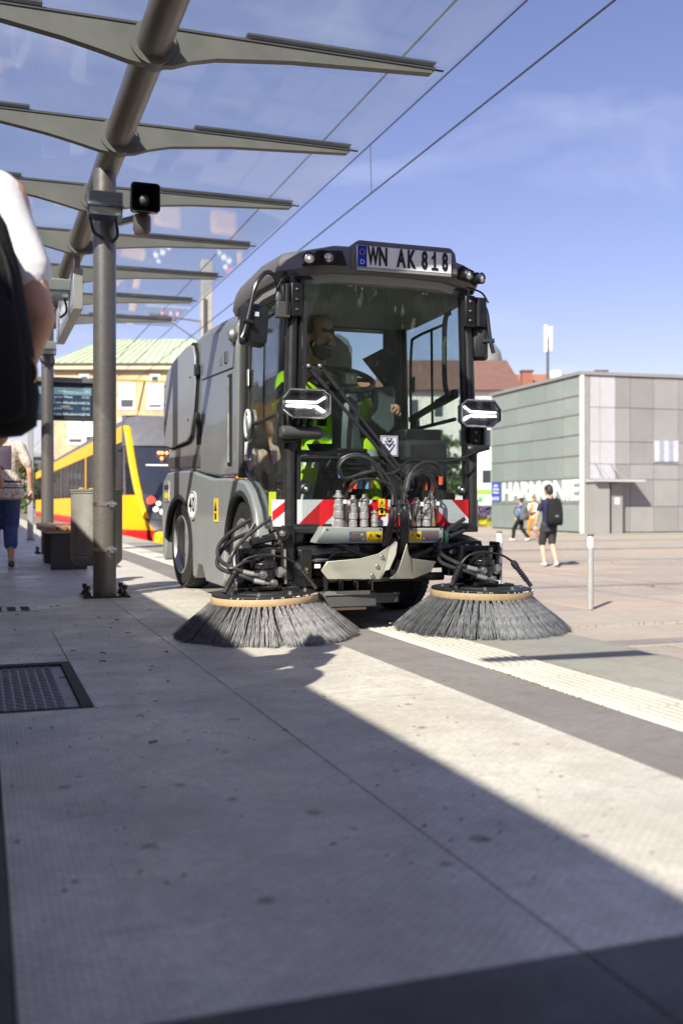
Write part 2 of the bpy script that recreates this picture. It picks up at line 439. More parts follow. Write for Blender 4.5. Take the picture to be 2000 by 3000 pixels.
# platform body with separate slabs
PJ = paving_mat('platform_joint', (0.19, 0.175, 0.155), var=0.3, dirt=0.4)
plat = structure(MB().box(-1.18, 2.74, -8, 75, ZP - 0.1, -0.022).build('platform', PJ))
gum = [(0.7, 1.92, 0.0099), (0.74, 1.75, 0.0077), (0.43, 2.35, 0.0165), (0.52, 2.2, 0.0165), (0.35, 2.36, 0.011), (0.91, 1.78, 0.0248), (1.11, 1.73, 0.011), (0.79, 1.68, 0.0154), (1.3, 3.05, 0.0165), (1.2, 2.72, 0.0165), (1.04, 3.12, 0.0099), (0.84, 3.5, 0.0154), (0.6, 2.62, 0.011), (0.22, 2.5, 0.0121), (0.18, 2.42, 0.0165), (0.3, 1.95, 0.0165), (0.44, 1.62, 0.0193), (0.66, 2.05, 0.0193), (0.55, 2.9, 0.011), (0.95, 2.3, 0.0099), (1.36, 2.45, 0.0121)]
PSL = paving_mat('platform_slab', (0.635, 0.615, 0.545), spots=gum, dots=0.6, var=0.14, dirt=0.8, speck=0.45, rough=0.46)
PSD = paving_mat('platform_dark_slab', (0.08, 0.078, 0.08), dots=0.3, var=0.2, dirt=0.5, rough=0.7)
ASP = paving_mat('asphalt_strip', (0.215, 0.205, 0.195), var=0.16, dirt=0.5, speck=0.3, rough=0.85)
CON = paving_mat('edge_concrete', (0.42, 0.395, 0.33), var=0.1, dirt=0.4, speck=0.25)
TAC = paving_mat('tactile_white', (0.66, 0.63, 0.53), var=0.06, dirt=0.3, speck=0.08, streak=False)
g = 0.0013
def pslab(x0, x1, y0, y1, m_, name='paving_slab', z=0.0):
    mb = MB(); h = 0.021
    ox, oy = (x0 + x1) / 2, (y0 + y1) / 2; X, Y = (x1 - x0) / 2 - g, (y1 - y0) / 2 - g; c_ = 0.002
    mb.loft([[(-X, -Y, -h), (X, -Y, -h), (X, Y, -h), (-X, Y, -h)], [(-X, -Y, -c_), (X, -Y, -c_), (X, Y, -c_), (-X, Y, -c_)],
             [(-X + c_, -Y + c_, 0), (X - c_, -Y + c_, 0), (X - c_, Y - c_, 0), (-X + c_, Y - c_, 0)]])
    o = bpy.data.objects.new(name, mb.mesh(name, m_, smooth=False)); COL.objects.link(o); o.parent = plat; o.location = (ox, oy, z)
    return o
us = [-0.75, 1.285, 3.335] + [3.335 + 2.06 * k for k in range(1, 22)]
for k in range(len(us) - 1):
    y0, y1 = us[k], us[k + 1]
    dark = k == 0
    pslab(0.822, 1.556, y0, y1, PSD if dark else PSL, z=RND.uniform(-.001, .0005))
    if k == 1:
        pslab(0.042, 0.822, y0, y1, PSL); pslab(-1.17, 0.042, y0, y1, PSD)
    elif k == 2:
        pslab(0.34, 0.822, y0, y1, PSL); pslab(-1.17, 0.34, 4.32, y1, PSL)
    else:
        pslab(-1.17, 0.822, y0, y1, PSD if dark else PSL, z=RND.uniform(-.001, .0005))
for k in range(16): pslab(1.556, 1.884, -1.6 + k * 2.51, -1.6 + (k + 1) * 2.51, ASP, 'asphalt_slab', RND.uniform(-.002, 0))
for k in range(16): pslab(2.178, 2.74, -1.3 + k * 2.3, -1.3 + (k + 1) * 2.3, CON, 'edge_slab', RND.uniform(-.002, .001))
# ribbed tactile tiles
mb = MB().box(-0.143, 0.143, -0.147, 0.147, -0.021, -0.002)
for r_ in range(8):
    x = -0.143 + (r_ + 0.5) * 0.286 / 8
    mb.loft([[(x - .0145, y, -.002), (x + .0145, y, -.002), (x + .008, y, .004), (x - .008, y, .004)] for y in (-.142, .142)])
tme = mb.mesh('tactile_tile', TAC, smooth=False)
for k in range(110):
    o = put(tme, 'tactile_tile', plat); o.location = (2.031 + RND.uniform(-.001, .001), 1.4 + k * 0.3, RND.uniform(-.0015, .001)); o.rotation_euler = (0, 0, RND.uniform(-.006, .006))
# moss and grass in the joints
GRASS = mat('joint_grass', (0.14, 0.13, 0.025), 0.8, var=0.4, scale=30)
V = []
def blade(x, y, z, h, w_):
    a = RND.uniform(0, 6.28); dx, dy = math.cos(a) * w_, math.sin(a) * w_; lx, ly = RND.uniform(-.6, .6) * h, RND.uniform(-.6, .6) * h
    V.extend([(x - dx, y - dy, z), (x + dx, y + dy, z), (x + lx + dx * .3, y + ly + dy * .3, z + h), (x + lx - dx * .3, y + ly - dy * .3, z + h)])
for k in range(9000):
    j = RND.randrange(24); u_ = 3.2 + (j + .5) * 1.52 + RND.uniform(-.03, .03); v_ = RND.uniform(4, 34)
    if math.sin(v_ * 1.7 + j * 2.1) + math.sin(v_ * 0.61 + j) < 0.7: continue
    blade(v_, u_, ZP - .01, RND.uniform(.01, .05), .006)
for k in range(900): blade(1.884 + RND.gauss(0, .004), 2.6 + abs(RND.gauss(0.75, .25)), -.006, RND.uniform(.003, .009), .0022)
for k in range(700): blade(RND.uniform(1.57, 1.88), 3.42 + RND.gauss(0, .004), -.006, RND.uniform(.003, .007), .002)
for k in range(500): blade(2.178 + RND.gauss(0, .005), 3.4 + RND.gauss(0, .5), -.006, RND.uniform(.003, .009), .002)
structure(MB().quads(V).build('joint_grass', GRASS, smooth=False, fix=False), 'stuff')
# fallen leaf bits and grit
GRIT = mat('grit', (0.06, 0.05, 0.04), 0.9, var=0.4)
V = []
for k in range(420):
    x = RND.uniform(-.2, 1.5); y = RND.uniform(1.5, 9); r_ = RND.uniform(.002, .0055); a = RND.uniform(0, 6)
    V.extend([(x + r_ * math.cos(a + i * PI / 2) * (1 + .6 * (i % 2)), y + r_ * math.sin(a + i * PI / 2), .0015 + (i % 2) * .002) for i in range(4)])
structure(MB().quads(V).build('grit', GRIT, smooth=False, fix=False), 'stuff')

TWIG = mat('twig', (.05, .03, .018), .9, var=.4)
tw = MB()
for k in range(34):
    x, y = RND.uniform(.05, 1.1), RND.uniform(2.6, 6.8); a_ = RND.uniform(0, 6.28); l_ = RND.uniform(.006, .022)
    tw.tube(spline([(x, y, .002), (x + l_ * math.cos(a_), y + l_ * math.sin(a_), .004), (x + 1.8 * l_ * math.cos(a_ + .5), y + 1.8 * l_ * math.sin(a_ + .5), .002)], 3), RND.uniform(.0008, .002), 4)
structure(tw.build('fallen_twigs', TWIG, smooth=False), 'stuff')
# chequer plate hatch
hat = thing('floor_hatch', 'dark chequer plate hatch with worn black rim let into the platform at left', 'hatch', (-0.3, 3.8, 0))
HP = mat('hatch_plate', (0.24, 0.24, 0.255), 0.5, 0.25, var=0.25, scale=5, dirt=0.3)
f_ = MB().box(-1.165, 0.337, 3.337, 3.352, -.02, .003).box(-1.165, 0.337, 4.262, 4.318, -.02, .004).box(.303, .337, 3.352, 4.262, -.02, .004)
f_.build('frame', mat('hatch_rim', (0.05, 0.045, 0.042), 0.8, var=0.3, dirt=0.4), hat)
MB().box(-1.165, 0.300, 3.354, 4.260, -.02, -.006).build('plate', HP, hat)
lug = MB()
for i in range(45):
    for j in range(28):
        x, y = -1.14 + i * .0315, 3.4 + j * .0315
        s_ = 1 if (i + j) % 2 else -1
        lug.bar((x - .011, y - .006 * s_, -.0045), (x + .011, y + .006 * s_, -.0045), .006, .004)
o = lug.build('tread_lugs', HP, hat, smooth=False, fix=False); o['kind'] = 'stuff'
# slotted drain
dr = thing('floor_drain', 'small slotted metal drain cover flush in the platform at the left edge', 'drain cover', (0.1, 6.6, 0))
MB().box(-.35, .33, 6.42, 6.72, -.02, .003).build('cover', STEELD, dr)
for k in range(8): MB().box(-.33 + k * .08, -.28 + k * .08, 6.45, 6.69, .0032, .0045).build('slot', BLKMAT, dr)

# ---------------------------------------------------------------- canopy
CST = mat('canopy_steel', (0.15, 0.15, 0.13), 0.48, 0.15, var=0.14, scale=9, bump=0.06, bscale=260, dirt=0.15)
CTB = mat('canopy_tube_steel', (0.16, 0.15, 0.14), 0.36, 0.45, var=0.12, scale=14, bump=0.12, bscale=120, stretch=(4, .5, 4))
CPN = mat('canopy_panel_steel', (0.15, 0.152, 0.132), 0.5, 0.1, var=0.12, scale=5, dirt=0.15)
CGL = glass_mat('canopy_glass', (0.92, 0.948, 0.96), .5, 0.03, dirt=0.13, dcol=(0.5, 0.55, 0.6), dscale=1.2, ior=1.45)
can = thing('tram_stop_canopy', 'long grey steel tram stop canopy with glass panes on a row of round columns', 'canopy', (0.84, 7.3, 0))
TV, TZ = 0.84, 3.03
tube_o = MB().cyl((TV, -7, TZ), (TV, 15.6, TZ), 0.088, n=32).build('ridge_tube', CTB, can)
for uc in (7.3, 13.8, -6.2):
    c_ = MB().cyl((0.815, uc, 0.012), (0.815, uc, 2.97), 0.079, n=32).build('column', CTB, can)
    MB().box(.815 - .16, .815 + .16, uc - .16, uc + .16, 0.001, .014).build('base_plate', BLKM, c_)
    for sx in (-1, 1):
        for sy in (-1, 1):
            x, y = .815 + sx * .125, uc + sy * .11
            MB().cyl((x, y, .014), (x, y, .075), .011, n=8).lathe([(.022, 0), (.022, .02)], (x, y, .016), n=6).lathe([(.03, 0), (.03, .006)], (x, y, .0145), n=12).lathe([(.019, 0), (.019, .022), (.012, .03)], (x, y, .055), n=8).build('anchor_bolt', BLKM, c_)
BU = [5.35 + 1.415 * k for k in range(-8, 7)]
def beam(u_):
    xr, xl = 2.42, -0.78
    pr = [(TV, 2.915), (TV + .11, 2.93), (TV + .2, 2.965), (TV + .34, 3.0), (TV + .75, 3.046), (xr, 3.096), (xr, 3.115), (xl, 3.115), (xl, 3.096), (TV - .8, 3.052), (TV - .45, 3.0), (TV - .28, 2.965), (TV - .12, 2.928)]
    b0 = MB().prism(pr, lambda a, b, d: (a, u_ + d, b), -.028, .028).build('beam', CPN, can)
    MB().cyl((TV, u_ - .05, TZ - .0), (TV, u_ + .05, TZ - .0), .118, n=28).build('ring', CPN, b0)
    rl = MB().box(xl - .05, xr + .02, u_ - .034, u_ + .034, 3.116, 3.124).box(xl - .05, xr + .02, u_ - .018, u_ + .018, 3.124, 3.136)
    rl.build('glazing_rail', DGREY, b0)
    cl = MB().box(xl - .05, TV - .55, u_ - .036, u_ + .036, 3.149, 3.160).box(TV + .5, xr + .02, u_ - .036, u_ + .036, 3.149, 3.160)
    cl.build('clamp_strip', BLACK, b0)
    MB().cyl((xr + .02, u_, 3.128), (2.5, u_, 3.128), .006, n=6).build('edge_pin', BLACK, b0)
for u_ in BU: beam(u_)
for k in range(len(BU)):
    y0 = BU[k] + .012; y1 = (BU[k + 1] if k + 1 < len(BU) else BU[k] + 0.6) - .012
    MB().box(TV + .006, 2.52, y0, y1, 3.1365, 3.1485).build('glass_pane', CGL, can, smooth=False)
    MB().box(-.86, TV - .006, y0, y1, 3.1365, 3.1485).build('glass_pane', CGL, can, smooth=False)

# things fixed to the columns and the tube
LGL = glass_mat('lamp_glass', (0.85, 0.88, 0.88), 1.2, 0.03, dirt=0.25, dcol=(.6, .6, .55))
def floodlight(u_, v_, z, label):
    t = thing('floodlight', label, 'floodlight', (v_, u_, z), group='floodlights on the canopy columns')
    MB().loft([[(v_ + sx * a, u_ + y, z + zz) for sx, zz in ((-1, -h), (1, -h), (1, h), (-1, h))] for a, y, h in ((.115, -.10, .05), (.12, -.02, .06), (.10, .06, .05))]).build('housing', mat('lamp_housing', (.42, .43, .42), .4, .3, dirt=.1), t, bev=.004)
    MB().box(v_ - .105, v_ + .105, u_ - .112, u_ - .1015, z - .042, z + .042).build('glass', LGL, t)
    MB().box(v_ - .105, v_ + .105, u_ - .098, u_ + .06, z - .105, z - .052).build('lamp_box', LGL, t)
    f = MB()
    for sx in (-1, 1): f.bar((v_ + sx * .11, u_ - .1, z - .05), (v_ + sx * .11, u_ - .06, z - .11), .008, .012)
    f.box(v_ - .115, v_ + .115, u_ - .102, u_ + .062, z - .112, z - .106)
    f.box(v_ - .125, v_ + .125, u_ - .106, u_ - .096, z - .052, z - .044).build('frame', mat('blue_grey_metal', (.09, .11, .17), .4, .4), t)
    MB().tube(spline([(v_ - .09, u_ + .0, z - .11), (v_ - .06, u_ + .06, z - .19), (v_ + .0, u_ + .09, z - .22)]), .011).tube(spline([(v_ + .08, u_ + .0, z - .11), (v_ + .1, u_ + .08, z - .2), (v_ + .05, u_ + .13, z - .25)]), .011).build('cable', BLACK, t)
    MB().bar((v_, u_ + .03, z + .02), (v_, u_ + .12, z + .02), .05, .03).build('bracket', STEELD, t)
floodlight(7.12, .79, 2.70, 'glazed floodlight on the near column beside the horn loudspeaker')
floodlight(13.62, .79, 2.66, 'glazed floodlight on the far column above the departure display')
floodlight(9.35, .62, 2.56, 'small glazed lamp hanging behind the near column below the ridge tube')
t = thing('horn_loudspeaker', 'black square horn loudspeaker on the near canopy column', 'loudspeaker', (1.03, 6.95, 2.67))
def rsq(c, h, y, r_, n=5):
    out = []
    for cx, cz, a0 in ((1, 1, 0), (-1, 1, 90), (-1, -1, 180), (1, -1, 270)):
        for i in range(n):
            a = R(a0 + 90 * i / (n - 1)); out.append((c[0] + cx * (h - r_) + r_ * math.cos(a), y, c[2] + cz * (h - r_) + r_ * math.sin(a)))
    return out
hc = (1.03, 6.85, 2.68)
MB().loft([rsq(hc, .097, 6.84, .025), rsq(hc, .095, 6.9, .025), rsq(hc, .045, 7.06, .02), rsq(hc, .04, 7.055, .018), rsq(hc, .088, 6.9, .022), rsq(hc, .09, 6.84, .022)], cap=False, close=True).build('horn', BLKM, t)
MB().box(.985, 1.075, 7.04, 7.05, 2.635, 2.725).build('horn_back', BLACK, t)
MB().ball((1.03, 6.93, 2.68), (.042, .05, .042), 16, 10).build('driver_cone', DGREY, t)
MB().lathe([(.055, 0), (.06, .02), (.06, .1), (.04, .13)], (1.03, 7.0, 2.60), (0, 0, -1)).build('pressure_driver', mat('horn_brown', (.10, .085, .075), .5), t)
MB().bar((.9, 7.24, 2.6), (1.0, 7.08, 2.6), .03, .04).build('bracket', STEELD, t)

sg = thing('hanging_sign', 'flat grey sign box with white lettering hanging below the ridge tube', 'sign', (.845, 9.7, 2.44))
MB().box(.80, .89, 9.72, 11.95, 2.44, 2.82).build('sign_box', mat('sign_grey', (.36, .36, .33), .45, .3, dirt=.1), sg, bev=.006)
MB().box(.795, .7985, 9.76, 11.9, 2.48, 2.78).build('sign_face', mat('sign_face_grey', (.30, .32, .36), .4), sg)
text('Harmonie', .3, frame((.7945, 10.85, 2.63), (0, -1, 0), (0, 0, 1)), WHITE, sg, ext=.002)
for u_ in (9.8, 11.8): MB().box(.82, .87, u_, u_ + .08, 2.821, 2.95).build('hanger', STEELD, sg)

ds = thing('departure_display', 'dark departure display screen with white lines mounted on the far column', 'display', (1.05, 13.95, 1.75))
MB().box(.62, 1.42, 13.9, 14.05, 1.74, 2.23).build('case', mat('display_case', (.05, .055, .06), .4, .3), ds, bev=.01)
MB().box(.60, 1.44, 13.86, 14.09, 2.232, 2.30).build('hood', mat('hood_grey', (.22, .23, .25), .4, .4), ds, bev=.008)
scr = MB().box(.66, 1.38, 13.893, 13.899, 1.80, 2.17).build('screen', mat('screen', (.02, .035, .06), .15, emit=(.03, .06, .10), est=.35), ds)
MB().box(.66, 1.38, 13.889, 13.8925, 2.075, 2.17).build('screen_header', mat('screen_head', (.10, .17, .2), .2, emit=(.12, .2, .23), est=.5), ds)
SW = mat('screen_text', (.4, .45, .45), .5, emit=(.35, .4, .42), est=.5)
for i, (a, b) in enumerate((('Harmonie', '15:11 Uhr'), ('Leingarten West', '12:31'), ('Karlsruhe Albtalbahnhof', '12:36'), ('Leingarten West', '12:41'), ('Karlsruhe Albtalbahnhof', '12:45'))):
    z = 2.12 - i * .075
    text(a, .05, frame((.80 if i else .95, 13.888, z), (1, 0, 0), (0, 0, 1)), SW, ds, align='LEFT', ext=.001)
    text(b, .05, frame((1.36, 13.888, z), (1, 0, 0), (0, 0, 1)), SW, ds, align='RIGHT', ext=.001)
MB().box(.9, 1.1, 13.86, 13.9, 1.9, 1.93).bar((.82, 13.86, 2.0), (.95, 13.95, 2.0), .05, .08).build('bracket', STEELD, ds)

lb = thing('litter_bin', 'weathered round metal litter bin strapped behind the near column', 'litter bin', (.81, 7.66, .2))
BIN = mat('bin_metal', (.24, .24, .22), .55, .35, var=.25, scale=6, dirt=.75, stretch=(1, 1, .35))
bc = (.80, 7.68, 0)
MB().lathe([(.1, .195), (.15, .20), (.178, .225), (.184, .25), (.184, .27), (.181, .272), (.181, .275), (.184, .277), (.184, .72), (.19, .722), (.19, .732), (.172, .733), (.17, .72), (.165, .25), (.05, .24)], bc, n=36).build('shell', BIN, lb)
MB().lathe([(.189, .735), (.195, .737), (.196, .748), (.17, .75), (.05, .747)], bc, n=36).build('lid_rim', BIN, lb)
for k in range(7):
    a = k * .9; MB().ball((bc[0] + .12 * math.cos(a), bc[1] + .12 * math.sin(a), .755), (.018, .022, .008), 6, 4).build('cigarette_stub' if k % 2 else 'rubbish', mat('ochre_litter', (.5, .3, .06), .7), lb)
for z in (.315, .63):
    st = MB(); st.lathe([(.0795, 0), (.083, 0), (.083, .028), (.0795, .028)], (.815, 7.3, z), n=28, cap=False)
    s_ = st.build('strap', STEEL, lb); MB().box(.835, .87, 7.205, 7.228, z - .008, z + .036).cyl((.82, 7.21, z + .014), (.885, 7.21, z + .014), .008, n=8).build('clamp', STEEL, s_)

be = thing('bench', 'platform bench with wooden slat seat on dark concrete end blocks', 'bench', (.8, 11, 0))
BW = mat('bench_wood', (.32, .15, .06), .45, var=.3, scale=5, stretch=(6, .4, 6), coat=.15)
for k in range(4): MB().box(.60 + k * .1, .685 + k * .1, 10.22, 12.4, .385, .42).build('slat', BW, be, bev=.006)
MB().box(.60, .985, 10.3, 12.3, .355, .383).build('frame', STEELD, be)
for u_ in (10.3, 11.5): MB().box(.645, .985, u_, u_ + .16, .003, .354).build('leg', mat('dark_concrete', (.05, .05, .05), .8, var=.25, dirt=.3), be, bev=.008)
t = thing('pole', 'slim light grey steel pole behind the patterned blouse', 'pole', (.83, 18.8, 0))
MB().box(.77, .87, 18.75, 18.85, .0, 4.2).build('post', mat('pole_grey', (.36, .37, .38), .5, .3), t, bev=.01)
MB().box(.74, .9, 18.72, 18.88, .0, .012).build('foot', DGREY, t)

# ---------------------------------------------------------------- overhead wires and mast
WR = mat('wire', (.03, .03, .03), .5)
def wire(v_, z, label, sag=0, r_=.011):
    P = [(v_, u_, z - sag * math.sin(PI * ((u_ + 20) % 50) / 50)) for u_ in np.linspace(-20, 120, 57)]
    return tag(MB().tube(P, r_, 6).build('overhead_wire', WR), label, 'wire', 'overhead tram wires')
wire(5.40, 5.2, 'lower overhead contact wire crossing the sky right of the canopy', r_=.012)
wire(5.37, 5.9, 'upper overhead wire running close along the canopy glass edge', r_=.011)
wire(4.05, 5.2, 'overhead wire seen through the canopy glass panes', r_=.011)
dp = tag(MB().cyl((5.385, 14.0, 5.2), (5.37, 14.0, 5.9), .006, n=5).build('wire_dropper', WR), 'short vertical dropper between the two overhead wires in front of the mast', 'wire')
ma = thing('catenary_mast', 'tall square concrete catenary mast rising behind the sweeper', 'mast', (6.22, 29.6, ZP))
MB().loft([[(6.22 + a * h, 29.6 + b * h, z) for a, b in ((-1, -1), (1, -1), (1, 1), (-1, 1))] for h, z in ((.19, ZP), (.155, 7.75))]).build('shaft', mat('mast_concrete', (.36, .35, .33), .8, dirt=.2), ma, bev=.02)
MB().box(6.10, 6.19, 29.40, 29.43, 5.1, 6.6).build('cable_duct', DGREY, ma)
MB().cyl((6.1, 29.55, 5.95), (4.9, 29.2, 5.98), .03, n=8).cyl((6.1, 29.55, 5.3), (5.0, 29.2, 5.9), .02, n=8).build('cantilever', mat('galv_tube', (.4, .4, .4), .4, .6), ma)
MB().lathe([(.05, 0), (.07, .05), (.05, .1), (.07, .15), (.05, .2), (.07, .25), (.05, .3), (.07, .4), (.05, .5)], (5.0, 29.2, 5.98), (-1, 0, 0), n=10).build('insulator', DGREY, ma)

# ---------------------------------------------------------------- trams
TY = mat('tram_yellow', (.80, .43, .008), .45, var=.03, spec=.25)
TR = mat('tram_red', (.50, .02, .025), .45, var=.04, spec=.25)
TK = mat('tram_black', (.03, .032, .04), .25, var=.1, coat=.5)
TGL = glass_mat('tram_glass', (.22, .26, .28), .3, .04)
TGF = mat('tram_grey', (.12, .125, .14), .4, .2, var=.1)
SEATM = mat('tram_interior', (.06, .06, .07), .8)
def tram(xl, yf, length, label, flip=1, ra=.35, rh=.34):
    """xl: platform side of the car body; yf: where the straight body starts behind the cab"""
    t = thing('tram', label, 'tram', (xl + flip * 1.3, yf, ZP))
    X = lambda a: xl + flip * a
    zb, zr, z1, z2, zt = ZP + .30, ZP + .95, ZP + 1.58, ZP + 2.73, ZP + 3.08
    W_ = 2.6
    for a in (0, W_):
        e = .04 if a == 0 else -.04
        lo, hi = sorted((X(a), X(a + e)))
        MB().box(lo, hi, yf, yf + length, zb, zr).build('skirt', TR, t)
        MB().box(lo, hi, yf, yf + length, zr + .003, z1).build('side_panel', TY, t)
        MB().box(lo, hi, yf, yf + length, z2 + .003, zt).build('roof_panel', TY, t)
        lo2, hi2 = sorted((X(a + e * .4), X(a + e * .9)))
        n = int(length / 1.55)
        for k in range(n):
            y0 = yf + .05 + k * length / n
            if k % 6 == 5:
                MB().box(lo, hi, y0, y0 + .22, z1 + .003, z2).build('pillar', TY if k % 12 == 5 else TGF, t)
                y0 += .24
            MB().box(lo2, hi2, y0, yf + (k + 1) * length / n, z1 + .003, z2).build('window', TGL, t, smooth=False)
            MB().box(*sorted((X(a + e * .2), X(a + e))), yf + (k + 1) * length / n - .02, yf + (k + 1) * length / n + .05, z1 + .003, z2).build('window_post', TK if k % 3 else TGF, t)
    MB().box(*sorted((X(.06), X(W_ - .06))), yf, yf + length, zb + .1, zb + .25).build('floor', SEATM, t)
    sm = MB()
    for k in range(int(length / 1.6)):
        for a in (.4, 1.7): sm.box(*sorted((X(a), X(a + .5))), yf + 1 + k * 1.6, yf + 1.4 + k * 1.6, zb + .3, z1 + .15)
    sm.build('seats', mat('seat_blue', (.05, .06, .12), .8), t)
    MB().box(*sorted((X(.05), X(W_ - .05))), yf, yf + length, zt + .003, zt + .06).box(*sorted((X(ra), X(W_ - ra))), yf + 1.2, yf + length, zt + .06, zt + rh).build('roof', TGF, t, bev=.04)
    # cab: plan sections (forward distance, half width) by height
    prof = [(zb - .02, 1.5, .6), (zr - .1, 1.55, .82), (zr + .15, 1.4, 1.0), (z1, 1.05, 1.10), (z1 + .5, .78, 1.17), (z2 - .1, .48, 1.21), (zt, .25, 1.25), (zt + .22, .1, 1.15)]
    yA, xc = yf - .003, 1.3
    def ring(z, fw, hw, inset=0.0):
        return [(X(xc - 1.3 + inset), yA, z), (X(xc - 1.27 + inset), yA - fw * .35, z), (X(xc - hw + inset), yA - fw + .12, z), (X(xc - hw * .6), yA - fw + inset, z), (X(xc + hw * .6), yA - fw + inset, z), (X(xc + hw - inset), yA - fw + .12, z), (X(xc + 1.27 - inset), yA - fw * .35, z), (X(xc + 1.3 - inset), yA, z)]
    rs = [ring(*p) for p in prof]
    for nm, idx, m_ in (('cab_shell', (0, 1, 2, 3), None),):
        o1 = MB().loft([rs[0], rs[1]]).build('bumper', [TR, TK], t, ang=25)
        o2 = MB().loft([ring(zr - .098, 1.55, .82), rs[2], rs[3]]).build('cab_lower_shell', [TY, TK], t, ang=25)
        for o_ in (o1, o2):
            for p_ in o_.data.polygons:
                if p_.normal.y < -.72: p_.material_index = 1
    fr = MB().loft([ring(z1 + .003, 1.04, 1.09, .03), ring(z1 + .5, .77, 1.16, .03), ring(z2 - .1, .47, 1.20, .03)]); fr.build('cab_glass', mat('tram_cab_glass', (.02, .025, .035), .06, coat=.6, spec=.8), t, ang=25)
    MB().loft([ring(z2 - .097, .48, 1.21), rs[6], rs[7]]).build('cab_roof', TGF, t, ang=25)
    # black front mask, light clusters, yellow pillars
    def front(z):
        for i in range(len(prof) - 1):
            if prof[i][0] <= z <= prof[i + 1][0]:
                k = (z - prof[i][0]) / (prof[i + 1][0] - prof[i][0]); return [prof[i][j] + k * (prof[i + 1][j] - prof[i][j]) for j in (1, 2)]
        return prof[-1][1:]
    def fpt(a, z, off=0.0):
        fw, hw = front(z); s_ = abs(a)
        y = yA - fw + (0 if s_ < .6 else (s_ - .6) / .4 * .12) - off
        return (X(xc + a * hw), y, z)
    mk = MB()
    zs = [zr + .12, zr + .3, z1 - .2, z1 + .02]
    for i in range(len(zs) - 1):
        for a0, a1 in ((-.93, -.6), (-.6, .6), (.6, .93)):
            q = [fpt(a0, zs[i], .012), fpt(a1, zs[i], .012), fpt(a1, zs[i + 1], .012), fpt(a0, zs[i + 1], .012)]
            mk.loft([q, [(x, y + .012, z) for x, y, z in q]])
    mk.build('front_mask', TK, t)
    for s_ in (-1, 1):
        pl = [fpt(s_ * 1.0, z, .015) for z in (zr + .15, z1 - .1, z1 + .3, z1 + .8, z2 - .1, zt - .05)]
        pl += [(X(xc + s_ * 1.27), yA - .05, zt)]
        sp = spline(pl, 5); rg2 = []
        for p_ in sp:
            rg2.append([p_ + Vector(q_) for q_ in ((flip * s_ * -.10, -.012, 0), (flip * s_ * -.02, -.045, 0), (flip * s_ * .03, -.02, 0), (flip * s_ * .03, .14, 0), (flip * s_ * -.02, .14, 0), (flip * s_ * -.10, .03, 0))])
        MB().loft(rg2).build('corner_pillar', TY, t, ang=50)
        for (a, z, r_) in ((.62, zr + .28, .06), (.74, zr + .33, .055), (.66, zr + .45, .05), (.52, zr + .2, .045)):
            p = fpt(s_ * a, z, .015); MB().lathe([(r_, 0), (r_, .02), (r_ * .5, .035)], p, (0, -1, 0), n=12).build('headlight', mat('headlamp', (.9, .88, .75), .1, emit=(1, .95, .8), est=1.0), t)
        p = fpt(s_ * .78, z1 - .12, .018); MB().lathe([(.095, 0), (.09, .03), (.04, .045)], p, (0, -1, 0), n=16).build('tail_light', mat('tail_light_red', (.6, .04, .03), .2, emit=(1, .08, .04), est=1.0), t)
        MB().bar((X(xc + s_ * 1.3), yA - .1, z2 - .2), (X(xc + s_ * 1.52), yA - .35, z2 - .2), .03, .03).box(*sorted((X(xc + s_ * 1.44), X(xc + s_ * 1.58))), yA - .42, yA - .34, z1 + .55, z2 - .18).build('mirror', TK, t)
        MB().box(*sorted((X(xc + s_ * .3), X(xc + s_ * .86))), yA - 1.72, yA - 1.4, zb + .02, zr - .12).build('nose_bumper', TY, t, bev=.1, seg=3)
    OR = mat('display_orange', (.9, .3, .1), .4, emit=(1, .3, .08), est=2.0)
    for (a, b) in ((-.30, 0), (-.24, .0), (-.16, 0), (-.06, 0), (-.26, -.12), (-.1, -.12), (.02, -.12), (.1, 0), (.18, -.12)):
        p = fpt(a - .2, z2 - .25 + b, .03); MB().lathe([(.035, 0), (.03, .012)], p, (0, -1, 0), n=8).build('destination_dot', OR, t)
    a0, a1 = -.75, .75
    q = [fpt(a0, z1 + .62, .006), fpt(a1, z1 + .62, .006), fpt(a1, z2 - .5, .006), fpt(a0, z2 - .5, .006)]
    MB().loft([q, [(x, y + .004, z) for x, y, z in q]]).build('sun_blind', mat('sun_blind', (.62, .63, .62), .7), t)
    for y in (yf + 2, yf + 9, yf + 16):
        if y < yf + length - 2: MB().box(*sorted((X(.2), X(W_ - .2))), y, y + 2.2, ZP - .0, zb - .003).build('bogie', BLKMAT, t)
    # pantograph
    MB().tube([(X(.9), yf + 5, zt + .35), (X(1.3), yf + 6.6, zt + .9), (X(1.3), yf + 5.4, zt + 1.6)], .025, 6).box(*sorted((X(.5), X(2.1))), yf + 5.35, yf + 5.45, zt + 1.6, zt + 1.64).build('pantograph', mat('pantograph_yellow', (.5, .33, .03), .5), t)
    return t
tram(2.86, 22.4, 36.5, 'yellow and red tram with dark front standing at the platform behind the sweeper')
tram(-1.235, -14.0, 44, 'unseen yellow and red tram added opposite to cast the platform shade', flip=-1, ra=.08, rh=.41)  # out of view, added as sun blocker; roof height sets the shade edge
for v_ in (3.44, 4.87): structure(MB().box(v_ - .035, v_ + .035, -12, 120, ZP - .01, ZP + .006).build('rail', STEELD))
for v_ in (-1.8, -3.23): structure(MB().box(v_ - .035, v_ + .035, -30, 120, ZP - .01, ZP + .006).build('rail', STEELD))

